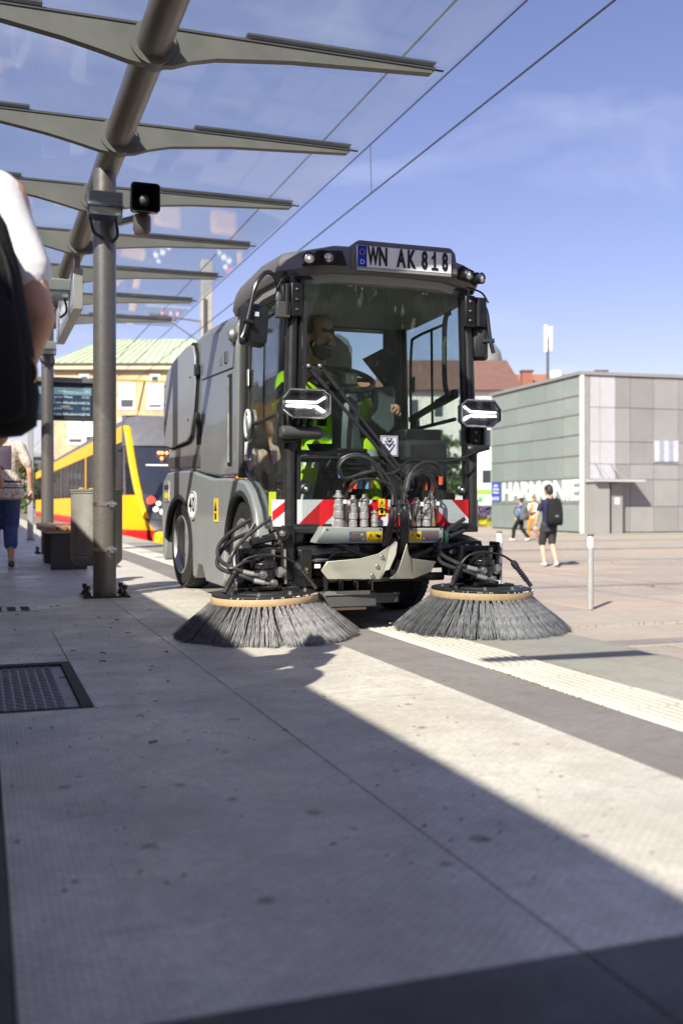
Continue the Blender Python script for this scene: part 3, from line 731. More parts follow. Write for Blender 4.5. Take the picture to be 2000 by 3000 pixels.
# ---------------------------------------------------------------- buildings
GP = glass_mat  # alias
HG = [mat('facade_glass_%d' % k, c_, .32, 0, var=.04, scale=.7, coat=.3, spec=.5, dirt=.02) for k, c_ in enumerate([(.205, .255, .24), (.22, .268, .252), (.195, .247, .232)])]
HM = [mat('facade_metal_%d' % k, c_, .5, .25, var=.07, scale=.8, dirt=.1) for k, c_ in enumerate([(.285, .285, .275), (.31, .31, .30), (.265, .265, .255), (.47, .48, .50)])]
FRM = mat('facade_frame', (.33, .33, .33), .5, .3)
hc_ = cw(11.22, 48.07)
A = math.atan2(57.95 - 48.07, 8.35 - 11.22)            # direction of the glass side in camera axes
def hpt(a, b, z):
    """a along the metal front (to the right), b along the glass side (away)"""
    ang = R(15.6)
    X = 11.22 + a * math.cos(ang) - b * math.sin(ang); Y = 48.07 + a * math.sin(ang) + b * math.cos(ang)
    return cw(X, Y, z)
hb = thing('concert_hall', 'cubic hall with green glass side and grey metal front lettered HARMONIE', 'building', (*hc_, ZP - .02))
HT = 6.72
MB().loft([[hpt(.06, .06, z), hpt(16, .06, z), hpt(16, 10.2, z), hpt(.06, 10.2, z)] for z in (ZP - .05, HT - .05)]).build('core', mat('hall_core', (.12, .12, .115), .7), hb, smooth=False)
def hbox(a0, a1, b0, b1, z0, z1, mb=None):
    mb = mb or MB()
    return mb.loft([[hpt(a0, b0, z), hpt(a1, b0, z), hpt(a1, b1, z), hpt(a0, b1, z)] for z in (z0, z1)])
rowz = [ZP + .02, 1.72, 2.93, 3.92, 4.92, 5.8, 6.68]
rowz = [ZP + .03, .66, 1.86, 2.92, 3.9, 4.86, 5.75, 6.66]
nb = 6; bl = 10.2 / nb
for i in range(nb):
    for j in range(7):
        hbox(-.03, .05, i * bl + .03, (i + 1) * bl - .02, rowz[j] + .035, rowz[j + 1] - .035).build('glass_panel', HG[RND.randrange(3)], hb, smooth=False)
for j in range(1, 7):
    hbox(-.07, .0, 0, 10.2, rowz[j] - .03, rowz[j] + .03).build('mullion', HM[0], hb)
# metal front panels
colx = [.45, .98, 1.8, 2.58, 3.85, 5.2, 6.5, 8, 10, 12, 14, 16]
rz = [ZP + .03, 1.0, 2.1, 3.55, 4.4, 5.75, 6.66]
rz = [ZP + .03, .49, 1.78, 2.5, 3.56, 5.17, 6.66]
for i in range(len(colx) - 1):
    for j in range(6):
        if i == 0 and j < 2: continue
        m_ = HM[3] if (i < 2 and j > 1) else HM[RND.randrange(3)]
        hbox(colx[i] + .012, colx[i + 1] - .012, -.03 - RND.random() * .006, .05, rz[j] + .012, rz[j + 1] - .012).build('metal_panel', m_, hb, smooth=False)
hbox(-.06, .12, -.1, .02, ZP, HT).build('corner_post', mat('corner_white', (.62, .61, .57), .5, dirt=.15), hb)
hbox(.14, .42, -.04, .04, ZP, HT - .05).build('corner_panel', HM[1], hb)
hbox(-.12, 16.2, -.12, 10.4, HT - .04, HT + .12).build('parapet', HM[0], hb)
# entrance box, awning, window
hbox(.3, 1.05, -.8, -.04, ZP, 1.6).build('door', HM[1], hb, smooth=False)
hbox(1.052, 1.3, -.35, -.04, ZP, 1.58).build('door_recess', BLKMAT, hb, smooth=False)
hbox(1.302, 1.9, -.5, -.04, ZP, 1.57).build('side_panel', HM[0], hb, smooth=False)
hbox(.2, 2.75, -1.1, -.05, 1.64, 1.75).build('awning', HM[3], hb)
MB().bar(hpt(1.0, -1.0, 1.74), hpt(.7, -.05, 2.55), .03, .03).bar(hpt(1.8, -1.0, 1.74), hpt(1.5, -.05, 2.55), .03, .03).build('awning_rod', HM[1], hb)
hbox(1.5, 1.72, -.52, -.503, .6, .9).build('notice', WHITE, hb)
hbox(1.95, 2.07, -.1, -.035, .5, .8).build('call_box', STEELD, hb)
hbox(3.83, 5.22, -.06, -.036, 2.58, 3.7).build('window_frame', FRM, hb)
for k in range(5):
    hbox(3.89 + k * .256, 4.13 + k * .256, -.09, -.065, 2.65, 3.64).build('curtain', mat('curtain_%d' % (k % 2), ((.46, .49, .58), (.28, .30, .38))[k % 2], .6), hb)
# lettering on the glass side
HL = mat('letter_white', (.72, .80, .73), .6, var=.02)
d_ = Vector(hpt(-.03, 0, 0)) - Vector(hpt(-.03, 1, 0))
text('HARMONIE', 1.32, frame(hpt(-.055, 4.40, 1.22), d_, (0, 0, 1)), HL, hb, sx=1.26, ext=.03, bold=.045)
sb = hbox(-.06, -.045, 8.9, 10.1, .75, 1.82).build('blue_sign', mat('sign_blue', (.015, .06, .36), .5), hb)
for k, s_ in enumerate(('Zugang', 'Tiefgarage', 'Harmonie')):
    text(s_, .2, frame(hpt(-.068, 9.5, 1.64 - k * .2), d_, (0, 0, 1)), WHITE, hb, ext=.01)
for k in range(3):
    hbox(-.068, -.062, 9.15 + k * .33, 9.3 + k * .33, .82, 1.0).build('pictogram', WHITE, hb)

def cbox(X0, X1, Y0, Y1, z0, z1, mb=None, rot=0.0):
    """box in camera-forward axes"""
    mb = mb or MB()
    return mb.loft([[cw(X0, Y0, z), cw(X1, Y0, z), cw(X1, Y1, z), cw(X0, Y1, z)] for z in (z0, z1)])
WINM = mat('window_dark', (.04, .05, .06), .1, coat=.5, spec=.8)
FRW = mat('window_frame_white', (.7, .7, .68), .5)
# sandstone building far left
st = thing('sandstone_building', 'ochre sandstone building with green metal roof and white shuttered windows', 'building', cw(-10, 70, ZP))
SND = mat('sandstone', (.50, .385, .235), .85, var=.25, scale=.7, dirt=.15, bump=.2, bscale=8)
cbox(-19.6, -8, 70, 84, ZP - .1, 9.75).build('wall', SND, st, smooth=False)
cbox(-20.0, -7.6, 69.6, 84.4, 9.752, 10.15).build('cornice', mat('cornice', (.52, .46, .36), .8), st)
rfm = mat('green_copper', (.42, .50, .35), .6, .1, var=.12, scale=.8, stretch=(1, 1, .2))
MB().loft([[cw(-20.1, 69.4, 10.153), cw(-7.5, 69.4, 10.153), cw(-7.5, 84.6, 10.153), cw(-20.1, 84.6, 10.153)], [cw(-17, 73.5, 12.4), cw(-9, 73.5, 12.4), cw(-9, 80, 12.4), cw(-17, 80, 12.4)]]).build('roof', rfm, st, smooth=False)
for k in range(24):
    x = -19.8 + k * .53; x2 = -17 + k * 8 / 23.
    MB().bar(cw(x, 69.42, 10.18), cw(x2, 73.5, 12.43), .06, .08).build('roof_seam', rfm, st)
def window(st_, X, Y, z, w_, h, shutter=1.0, sill=True):
    f = cbox(X - w_ / 2 - .15, X + w_ / 2 + .15, Y - .06, Y - .003, z - h / 2 - .2, z + h / 2 + .2).build('window', FRW, st_, smooth=False)
    cbox(X - w_ / 2, X + w_ / 2, Y - .085, Y - .063, z - h / 2, z + h / 2).build('pane', WINM, f, smooth=False)
    if shutter:
        cbox(X - w_ / 2 - .02, X + w_ / 2 + .02, Y - .13, Y - .09, z + h / 2 - h * shutter, z + h / 2).build('shutter', mat('shutter_white', (.78, .78, .76), .6, scale=2), f, smooth=False)
for z, sh in ((7.95, .9), (5.55, .86), (2.6, .7), (-.1, 0.5)):
    for i, X in enumerate((-18.15, -17.0, -14.63, -12.72, -10.8, -8.95)):
        window(st, X, 70, z, .82, 1.45, max(0, sh - (i % 3) * .12))
for X in (-17.55, -12.72): window(st, X, 70, 9.1, .42, .42, 0)
# dark modern block further off at far left
t = thing('office_block', 'distant dark blue office block behind the patterned blouse', 'building', cw(-36, 130, ZP))
cbox(-39.5, -34, 130, 140, ZP - .1, 6.5).build('wall', mat('office_blue', (.10, .13, .18), .4), t, smooth=False)
cbox(-40, -33.5, 129.5, 140, 6.503, 7.0).build('roof', mat('office_grey', (.2, .22, .25), .6), t)
for j in range(4): cbox(-39.3, -34.2, 129.9, 129.99, .2 + j * 1.6, 1.0 + j * 1.6).build('window_band', WINM, t)
# white shop building right of the sweeper
ws = thing('white_shop_building', 'white rendered building with green shop sign and lavender bed in front', 'building', cw(10, 75, ZP))
WRN = mat('white_render', (.72, .68, .66), .8, var=.05, scale=.6, dirt=.05)
cbox(2.5, 13, 75, 86, ZP - .1, 8.9).build('wall', WRN, ws, smooth=False)
for X in (3.5, 5.3, 7.1, 8.9, 10.6):
    for z in (2.75, 5.4, 7.6): window(ws, X, 75, z, .62, 1.25, .25 if z < 3 else 0)
cbox(2.5, 11.6, 74.5, 74.96, .5, 1.62).build('shop_sign', WHITE, ws)
cbox(2.5, 11.6, 74.45, 74.493, 1.3, 1.66).build('sign_stripe', mat('sign_green', (.22, .62, .06), .5), ws)
cbox(9.9, 10.25, 74.44, 74.49, .75, 1.1).build('sign_logo', mat('logo_green', (.05, .4, .1), .5), ws)
for X in (3.2, 4.9, 6.6, 8.3, 10): cbox(X, X + 1.45, 74.9, 74.98, ZP, .35).build('shop_window', WINM, ws)
cbox(2.3, 12, 74.2, 74.95, .36, .48).build('shop_awning', DGREY, ws)
RB = mat('roof_tile_brown', (.13, .07, .058), .8, var=.2, scale=2, stretch=(1, 1, 4))
RO = mat('roof_tile_orange', (.26, .11, .06), .8, var=.2, scale=2, stretch=(1, 1, 4))
MB().loft([[cw(2.0, 74.5, 8.903), cw(13.3, 74.5, 8.903), cw(13.3, 86.4, 8.903), cw(2.0, 86.4, 8.903)], [cw(3.4, 77, 11.4), cw(12.4, 77, 11.4), cw(12.4, 84, 11.4), cw(3.4, 84, 11.4)]]).build('roof', RB, ws, smooth=False)
# roofs behind the hall
t = thing('tiled_house', 'house with brown mansard roof seen above the glass hall', 'building', cw(14, 90, ZP))
cbox(9.5, 16.5, 90, 100, ZP - .1, 8.9).build('wall', WRN, t, smooth=False)
MB().loft([[cw(9.2, 89.7, 8.903), cw(16.8, 89.7, 8.903), cw(16.8, 100, 8.903), cw(9.2, 100, 8.903)], [cw(10, 92, 12.6), cw(14.3, 92, 12.6), cw(14.3, 98, 12.6), cw(10, 98, 12.6)]]).build('roof', RB, t, smooth=False)
cbox(13.6, 15.2, 89.0, 92.5, 9.6, 10.3).build('dormer', mat('zinc', (.3, .31, .32), .5, .4), t)
t = thing('orange_roofed_house', 'long house with orange tiled roof and brick chimneys behind the hall', 'building', cw(20, 96, ZP))
cbox(14, 27, 96, 106, ZP - .1, 9.6).build('wall', WRN, t, smooth=False)
rf = MB().loft([[cw(13.5, 95.7, 9.603), cw(27.4, 95.7, 9.603), cw(27.4, 106.3, 9.603), cw(13.5, 106.3, 9.603)], [cw(14, 100.5, 13.3), cw(27, 100.5, 13.3), cw(27, 101.5, 13.3), cw(14, 101.5, 13.3)]]).build('roof', RO, t, smooth=False)
for X in (17.2, 24.3):
    cbox(X, X + 1.0, 97.6, 98.6, 11.0, 13.2).build('chimney', mat('chimney_brick', (.25, .10, .07), .85), t)
    cbox(X - .1, X + 1.1, 97.5, 98.7, 13.203, 13.35).build('chimney_cap', RB, t)
for X in (15.5, 18.4, 22): window(t, X, 96, 8.2, .8, 1.3, 0)
t = thing('church_dome', 'grey metal church dome with round gable beside the right mirror', 'dome', cw(15.4, 112, ZP))
dx, dy = cw(15.6, 112)
MB().lathe([(1.9, ZP), (1.9, 14.6), (2.05, 14.7), (2.0, 16), (1.75, 17.2), (1.1, 18.1), (.3, 18.5), (.22, 20.5), (.35, 20.9), (.1, 21.5)], (dx, dy, 0), n=24).build('dome', mat('dome_grey', (.22, .23, .22), .55, .2, dirt=.2), t)
MB().lathe([(1.1, 0), (1.1, .3), (.8, .32), (.8, .05)], Vector(cw(16, 109.6, 14.0)), Vector(cw(0, -1, 0)), n=24).build('round_gable', mat('gable_stone', (.5, .46, .33), .8), t)
t = thing('antenna_mast', 'slim radio mast with two white panel antennas on the roof behind the hall', 'mast', cw(18.1, 90, 10))
ax, ay = cw(18.1, 90)
MB().cyl((ax, ay, 9.7), (ax, ay, 15.2), .14, .1, n=10).build('mast', DGREY, t)
for s_ in (-.2, .3): MB().cbox((ax + s_, ay, 15.1), (.28, .2, 2.4 if s_ < 0 else 2.2)).build('panel_antenna', WHITE, t, bev=.05)
cbox(18.3, 19.3, 89.8, 90.1, 11.4, 12.3).build('dish', WHITE, t, bev=.2)
t = thing('pale_house', 'pale house with orange gable roof seen through the rear cab window', 'building', cw(3, 105, ZP))
cbox(1.4, 8.4, 105, 115, ZP - .1, 11).build('wall', mat('pale_render', (.66, .62, .55), .8), t, smooth=False)
MB().loft([[cw(1, 104.6, 11.003), cw(5.2, 104.6, 11.003), cw(5.2, 115, 11.003), cw(1, 115, 11.003)], [cw(1.2, 109.5, 14.2), cw(3.2, 109.5, 14.2), cw(3.2, 110, 14.2), cw(1.2, 110, 14.2)]]).build('roof', RO, t, smooth=False)
for X in (2.4, 4.2, 6.2):
    for z in (4, 7, 9.5): window(t, X, 105, z, .8, 1.3, 0)

# ---------------------------------------------------------------- trees and planting
BARK = mat('bark', (.09, .07, .05), .9, var=.3, scale=8, bump=.4, bscale=12)
LV = [mat('leaf_%d' % k, c_, .55, var=.25, scale=2, sub=0.0) for k, c_ in enumerate([(.07, .12, .028), (.05, .095, .025), (.10, .13, .03)])]
def tree(label, x, y, z0, h, rad, n, lsize, trunk_h=None, seed=1, group=None):
    rg = np.random.default_rng(seed)
    t = thing('tree', label, 'tree', (x, y, z0), group=group)
    th = trunk_h or h * .35
    tk = MB().tube(spline([(x, y, z0), (x + .1, y, z0 + th * .5), (x - .05, y + .1, z0 + th), (x, y, z0 + h * .8)]), list(np.linspace(h * .03, h * .008, 19)), 8)
    cs = []
    for k in range(26):
        a = rg.uniform(0, 6.28); zz = rg.uniform(th * .9, h * .93); rr = rad * rg.uniform(.25, .85) * math.sin(PI * min(.95, max(.15, (zz - th * .6) / (h - th * .6)))) ** .6
        c = np.array([x + rr * math.cos(a), y + rr * math.sin(a), z0 + zz]); cs.append(c)
        if k < 12: tk.tube([(x, y, z0 + max(th * .7, zz - rad * .5)), tuple((c + np.array([x, y, z0 + zz])) / 2), tuple(c)], [h * .012, h * .008, h * .003], 5)
    tk.build('trunk', BARK, t)
    cs = np.array(cs)
    ci = rg.integers(0, len(cs), n)
    P = cs[ci] + rg.normal(0, 1, (n, 3)) * rad * .17 * np.array([1, 1, .8])
    a = rg.normal(0, 1, (n, 3)); a /= np.linalg.norm(a, axis=1, keepdims=True)
    bb = np.cross(a, rg.normal(0, 1, (n, 3))); bb /= np.linalg.norm(bb, axis=1, keepdims=True)
    s_ = lsize * rg.uniform(.6, 1.3, (n, 1))
    V = np.stack([P - a * s_, P + bb * s_ * .55, P + a * s_, P - bb * s_ * .55], 1).reshape(-1, 3)
    mb = MB(); mb.quads(V.tolist(), 0)
    mb.m = [int(q) % 3 for q in ci]
    mb.build('crown', LV, t, smooth=False, fix=False)
    return t
tree('small green tree far behind the platform at the left edge', *cw(-20.4, 66), ZP, 4.6, 1.6, 2600, .13, 1.4, 3)
tree('green street tree seen through the right cab glass beside the white building', *cw(6.3, 60), ZP, 5.6, 1.1, 2600, .12, 1.6, 4)
tree('large dark tree beyond the tracks behind the photographer', 4.4, -12, ZP, 12, 3.3, 12000, .3, 3, 5)
tree('broad dark tree across the plaza behind the photographer', 10.8, -13.5, ZP, 11, 3.4, 9000, .3, 3, 6)
rb = thing('columned_building', 'building with tall vertical fins behind the photographer, darkened to dim its reflection', 'building', (22, -34, ZP))
MB().box(4, 40, -40, -34, ZP - .1, 17).build('wall', mat('darkened_facade', (.16, .15, .14), .8), rb, smooth=False)  # facade colour darkened to keep the windscreen reflection dim
for k in range(24): MB().box(4.5 + k * 1.5, 4.9 + k * 1.5, -34, -33.4, ZP, 16).build('fin', mat('dark_fin', (.12, .12, .13), .5), rb, smooth=False)
lav = mat('lavender', (.20, .14, .30), .8, var=.3, scale=5); yel = mat('yellow_flower', (.55, .5, .03), .7); lg = LV[2]
def bush(label, X, Y, w_, h, ms, n, seed, name='lavender_bush'):
    rg = np.random.default_rng(seed); o = Vector(cw(X, Y, ZP))
    P = rg.normal(0, 1, (n, 3)) * np.array([w_ * .4, w_ * .3, h * .25]); P[:, 2] = np.abs(P[:, 2]) + .03
    a = rg.normal(0, 1, (n, 3)); a[:, 2] = abs(a[:, 2]) + .5; a /= np.linalg.norm(a, axis=1, keepdims=True); b = np.cross(a, rg.normal(0, 1, (n, 3))); b /= np.linalg.norm(b, axis=1, keepdims=True)
    s_ = .09
    V = np.stack([P - a * s_, P + b * s_ * .35, P + a * s_, P - b * s_ * .35], 1).reshape(-1, 3) + np.array(o)
    t = thing(name, label, 'plant', o, group='plants in the bed before the white building')
    mb = MB().quads(V.tolist()); mb.m = [int(q) for q in (P[:, 2] > h * .3)]
    mb.build('foliage', ms, t, smooth=False, fix=False)
    MB().cyl(o - Vector((0, 0, .02)), o + Vector((0, 0, h * .4)), .03, n=5).build('stem', BARK, t)
bush('purple lavender clump nearest the hall', 9.3, 66, 1.0, 1.8, [lg, lav], 700, 1)
bush('purple lavender clump beside the sweeper pillar', 8.4, 67, 1.2, 1.6, [lg, lav], 700, 2)
bush('bright yellow flowering clump at the pavement edge', 8.35, 62, 1.2, .7, [yel, yel], 500, 3, 'flower_clump')
bush('green shrub between the lavender clumps', 8.9, 66, .8, 1.2, [lg, LV[0]], 600, 4, 'shrub')
bush('low green shrub left in the flower bed', 7.4, 67, 1.2, 1.3, [lg, LV[0]], 600, 5, 'shrub')

# ---------------------------------------------------------------- bollards
BG = mat('bollard_grey', (.33, .335, .34), .5, .1, var=.08, dirt=.1)
def bollard(x, y, label):
    t = thing('bollard', label, 'bollard', (x, y, ZP), group='bollards along the tracks')
    MB().cyl((x, y, ZP), (x, y, ZP + .82), .04, n=20).build('post', BG, t)
    MB().cyl((x, y, ZP + .822), (x, y, ZP + .965), .041, n=20).build('white_band', WHITE, t)
    MB().lathe([(.0405, .967), (.0405, .99), (.034, 1.0), (.01, 1.003)], (x, y, ZP), n=20).build('cap', DGREY, t)
bollard(7.63, 11.74, 'slim grey bollard with white band nearest the platform edge')
bollard(7.18, 13.43, 'grey bollard with white band just behind the right sweeping brush')

# ---------------------------------------------------------------- the street sweeper
CV = 1.99                                            # its centre line
sw = thing('street_sweeper', 'grey compact street sweeper with glass cab and two spinning front brushes', 'street sweeper', (CV, 6.7, 0))
mv = lambda v: 2 * CV - v
def both(fn):
    fn(lambda v: v); fn(mv)
# chassis
MB().box(1.62, 2.36, 5.3, 8.3, .24, .56).box(1.7, 2.28, 5.06, 5.32, .26, .52).build('chassis', BLKMAT, sw)
MB().box(1.55, 2.43, 5.62, 6.2, .28, .38).box(1.55, 2.43, 7.6, 8.05, .28, .38).build('axle', BLKM, sw)
# hopper and engine cover
def sect(u_, h, zb, zt, ch, v0=None, v1=None):
    a = CV - h if v0 is None else v0; b = CV + h if v1 is None else v1
    return [(a, u_, zb), (a, u_, zt - ch), (a + ch * .35, u_, zt - ch * .35), (a + ch, u_, zt), (b - ch, u_, zt), (b - ch * .35, u_, zt - ch * .35), (b, u_, zt - ch), (b, u_, zb)]
MB().loft([sect(6.98, .55, .86, 1.875, .10), sect(7.4, .55, .89, 1.86, .11), sect(7.9, .55, .905, 1.80, .12), sect(8.25, .55, .91, 1.73, .13), sect(8.42, .53, .93, 1.63, .13), sect(8.47, .50, .98, 1.50, .13)]).build('hopper', GREY, sw, bev=.012)
MB().loft([sect(5.985, .55, .82, 1.80, .09, v1=2.0), sect(6.4, .55, .82, 1.85, .10, v1=2.0), sect(6.975, .55, .855, 1.875, .10, v1=2.0)]).build('engine_cover', GREY, sw, bev=.012)
MB().box(2.003, 2.53, 5.985, 6.975, .82, 1.22).build('engine_deck', DGREY, sw, bev=.02)
def side_panel(name, pts, v0, v1, m_, bev=.006, parent=None, label=None):
    return MB().prism(pts, lambda a, b, d: (d, a, b), v0, v1).build(name, m_, parent or sw, bev=bev, label=label)
hp = [(8.40, 1.22), (8.415, 1.45), (8.36, 1.62), (8.24, 1.70), (7.95, 1.755), (7.55, 1.785), (7.32, 1.79), (7.2, 1.765), (7.13, 1.68), (7.12, 1.5), (7.17, 1.32), (7.30, 1.135), (7.42, 1.10), (8.1, 1.085), (8.3, 1.11)]
side_panel('hatch_gap', [(a + (.028 if a > 7.8 else -.045), b + (.012 if b > 1.4 else -.012)) for a, b in hp], 1.4335, 1.445, BLKMAT, 0)
ht = side_panel('side_hatch', hp, 1.412, 1.432, GREYL, .008)
for (a, b) in ((8.33, 1.6), (8.33, 1.3), (7.27, 1.55), (7.35, 1.25), (8.36, 1.45)):
    MB().lathe([(.009, 0), (.009, .004), (.004, .006)], (1.4117, a, b), (-1, 0, 0), n=8).build('screw', BLACK, ht)
for z in (1.58, 1.24): MB().box(1.405, 1.434, 7.04, 7.11, z - .04, z + .04).build('hinge', BLACK, ht, bev=.005)
# bonnet shell on the engine cover with vents, latch, strut slot
pn = side_panel('bonnet_panel', [(6.98, 1.50), (6.06, 1.47), (6.03, 1.60), (6.03, 1.69), (6.4, 1.74), (6.97, 1.77)], 1.432, 1.439, GREY, .003)
MB().box(1.4325, 1.4392, 6.15, 6.26, 1.50, 1.60).build('latch_recess', BLKMAT, pn)
MB().box(1.424, 1.4322, 6.19, 6.25, 1.515, 1.59).build('latch', DGREY, pn, bev=.006)
MB().box(1.4295, 1.4318, 6.32, 6.40, 1.52, 1.57).build('label_plate', STEELD, pn)
MB().box(1.434, 1.441, 6.1, 6.2, .88, 1.44).build('strut_slot', BLKMAT, sw)
MB().cyl((1.430, 6.15, .9), (1.430, 6.15, 1.2), .011, n=10).cyl((1.430, 6.15, 1.2), (1.430, 6.15, 1.42), .006, n=8).build('gas_strut', STEELD, sw)
MB().box(1.433, 1.4405, 7.02, 7.16, 1.06, 1.21).build('hand_hold', BLKMAT, sw, bev=.004)
side_panel('lower_fold', [(8.30, .93), (7.05, .90), (7.05, .99), (8.34, 1.02)], 1.432, 1.441, DGREY, .004)
MB().lathe([(.035, 0), (.045, .015), (.045, .03), (.03, .05)], (1.45, 6.02, 1.66), (-1, 0, 0), n=14).build('mirror_joint', STEELD, sw)
# fairings with wheel arches
def arc(cx, cz, r_, a0, a1, n=14): return [(cx + r_ * math.cos(R(a0 + (a1 - a0) * i / n)), cz + r_ * math.sin(R(a0 + (a1 - a0) * i / n))) for i in range(n + 1)]
fo = [(8.50, .20), (8.57, .55), (8.52, .82), (8.30, .895), (7.9, .897), (7.3, .885), (6.95, .845), (6.6, .812), (6.2, .805), (6.0, .795), (5.88, .79), (5.72, .77), (5.58, .70), (5.49, .60), (5.445, .48), (5.44, .40)]
fo = [(p if p[0] > 5.5 else (p[0] + .01, p[1])) for p in fo]
fo += [(5.86 - .385 * math.cos(R(a)), .33 + .385 * math.sin(R(a))) for a in range(12, 181, 12)]
fo += [(6.25, .17), (6.31, .125), (6.80, .125), (6.92, .22), (7.10, .22), (7.18, .12), (7.24, .13), (7.255, .25)]
fo += [(7.83 - .57 * math.cos(R(a)), .33 + .375 * math.sin(R(a))) for a in range(4, 178, 10)]
fo += [(8.40, .30), (8.43, .18)]
for f_ in (lambda v: v, mv):
    fa = MB().prism(fo, lambda a, b, d: (f_(d), a, b), 1.425, 1.52).build('fairing', GREYG, sw, bev=.014)
    for cu, ru, rz_ in ((5.86, .385, .385), (7.83, .57, .375)):
        MB().tube([(f_(1.430), cu - (ru - .008) * math.cos(R(a)), .33 + (rz_ - .008) * math.sin(R(a))) for a in range(-2, 181, 8)], .014, 8).build('arch_lip', BLACK, fa)
        MB().loft([[(f_(v), cu - (ru + r_) * math.cos(R(a)), .33 + (rz_ + r_) * math.sin(R(a))) for v, r_ in ((1.45, -.002), (1.75, -.002), (1.75, .02), (1.45, .02))] for a in range(0, 181, 12)]).build('wheel_well', BLKMAT, fa)
# stickers on the fairing
RED40 = mat('sticker_black', (.01, .01, .01), .5)
sx_ = Vector((-.990, -.14, 0)); sc_ = Vector((1.412, 7.20, .635))
s4 = MB().lathe([(.1, -.006), (.1, .002)], sc_, sx_, n=40).build('speed_disc', WHITE, sw)
MB().lathe([(.096, .0022), (.096, .0032), (.088, .0032), (.088, .0022)], sc_, sx_, n=40, cap=False).build('disc_ring', RED40, s4)
text('40', .15, frame(sc_ + sx_ * .0035, (.14, -.99, 0), (0, 0, 1)), RED40, s4, sx=.8, bold=.002, space=1.12)
bd = MB().box(1.418, 1.4245, 8.19, 8.42, .66, .83).build('maker_badge', mat('badge_grey', (.42, .42, .4), .35, .4), sw, bev=.004)
text('KÄRCHER', .05, frame((1.4172, 8.305, .775), (0, -1, 0), (0, 0, 1)), RED40, bd, bold=.002, ext=.001)
MB().box(1.4165, 1.4178, 8.205, 8.405, .69, .735).build('badge_stripe', mat('badge_yellow', (.85, .70, .02), .4), bd)
wl = MB().box(1.4205, 1.4245, 6.42, 6.53, .53, .68).build('warning_label', YELLOWL, sw)
MB().prism([(6.44, .60), (6.51, .60), (6.475, .665)], lambda a, b, d: (d, a, b), 1.419, 1.4202).build('warning_triangle', RED40, wl)
MB().box(1.419, 1.4202, 6.45, 6.5, .545, .585).build('warning_mark', RED40, wl)

# wheels
RIM = mat('rim_grey', (.33, .34, .35), .38, .4, var=.1, scale=10, dirt=.12)
def wheel(u_, side, steer=0.0):
    ST = Matrix.Rotation(steer, 3, 'Z')
    vo = 1.445 if side < 0 else mv(1.445)
    t = thing('tmp', 'x', 'x'); COL.objects.unlink(t)
    s_ = -1 if side < 0 else 1                      # outward direction
    ax = ST @ Vector((s_, 0, 0)); c0 = Vector((vo, u_, .335)) - ax * .2
    ty = MB().lathe([(.215, .012), (.25, .0), (.30, .006), (.322, .03), (.331, .06), (.333, .10), (.331, .14), (.322, .17), (.30, .194), (.25, .2), (.222, .192), (.21, .17), (.21, .03)], c0, ax, n=56).build('wheel', RUBBER, sw)
    td = MB()
    for k in range(60):
        a = 2 * PI * k / 60
        for (z0, z1, dz) in ((.012, .07, .02), (.075, .125, 0), (.13, .188, -.02)):
            p = lambda z, da, r_: c0 + ST @ Vector((s_ * z, r_ * math.cos(a + da), r_ * math.sin(a + da)))
            rr = lambda z: .334 - .9 * max(0, abs(z - .1) - .055) ** 1.0 * .55
            q0 = [p(z0, dz - .035, rr(z0) + .006), p(z0, dz + .035, rr(z0) + .006), p(z1, .035, rr(z1) + .006), p(z1, -.035, rr(z1) + .006)]
            q1 = [p(z0, dz - .038, rr(z0) - .01), p(z0, dz + .038, rr(z0) - .01), p(z1, .038, rr(z1) - .01), p(z1, -.038, rr(z1) - .01)]
            td.loft([q1, q0])
    o = td.build('tread', RUBBER, ty, smooth=False); o['kind'] = 'stuff'
    rm = MB().lathe([(.208, .165), (.222, .185), (.226, .198), (.214, .200), (.198, .18), (.19, .14), (.165, .125), (.15, .135), (.10, .145), (.06, .142), (.05, .13), (.05, .05), (.2, .05)], c0, ax, n=44).build('rim', RIM, ty)
    MB().lathe([(.042, .1), (.042, .15), (.03, .158), (.005, .158)], c0, ax, n=20).build('hub', BLACK, ty)
    for k in range(6):
        a = 2 * PI * k / 6 + .3
        MB().lathe([(.013, .14), (.013, .165), (.006, .168)], c0 + ST @ Vector((0, .085 * math.cos(a), .085 * math.sin(a))), ax, n=6).build('wheel_nut', STEEL, ty)
    bpy.data.objects.remove(t)
    return ty
for u_ in (5.88, 7.83):
    for s_ in (-1, 1): wheel(u_, s_, R(3.5) if u_ > 7 else 0)

# cab structure
PIL = mat('cab_pillar', (.035, .034, .034), .38, .3, var=.15, scale=20, coat=.2)
for side, f_ in ((-1, lambda v: v), (1, mv)):
    MB().tube([(f_(1.478), 4.995, .50), (f_(1.478), 4.995, .9), (f_(1.495), 5.01, 1.5), (f_(1.515), 5.03, 1.86)], .031, 14).build('front_pillar', PIL, sw)
    MB().bar((f_(1.515), 4.985, .53), (f_(1.545), 5.0, 1.85), .02, .03, (0, 1, 0)).build('windscreen_seal', BLACK, sw)
    MB().bar((f_(1.47), 5.95, .8), (f_(1.49), 5.95, 1.80), .05, .05, (0, 1, 0)).build('rear_pillar', DGREY, sw)
    MB().tube([(f_(1.455), 5.975, .82), (f_(1.455), 5.975, 1.5), (f_(1.47), 5.97, 1.8)], .012, 8).build('door_seal', mat('seal_grey', (.16, .17, .17), .6), sw)
    MB().bar((f_(1.48), 5.02, 1.81), (f_(1.49), 5.95, 1.77), .05, .05).build('roof_rail', BLACK, sw)
MB().box(1.52, 2.46, 5.08, 5.94, .50, .535).build('cab_floor', BLKMAT, sw)
INT = mat('interior_dark', (.03, .03, .033), .7, var=.2)
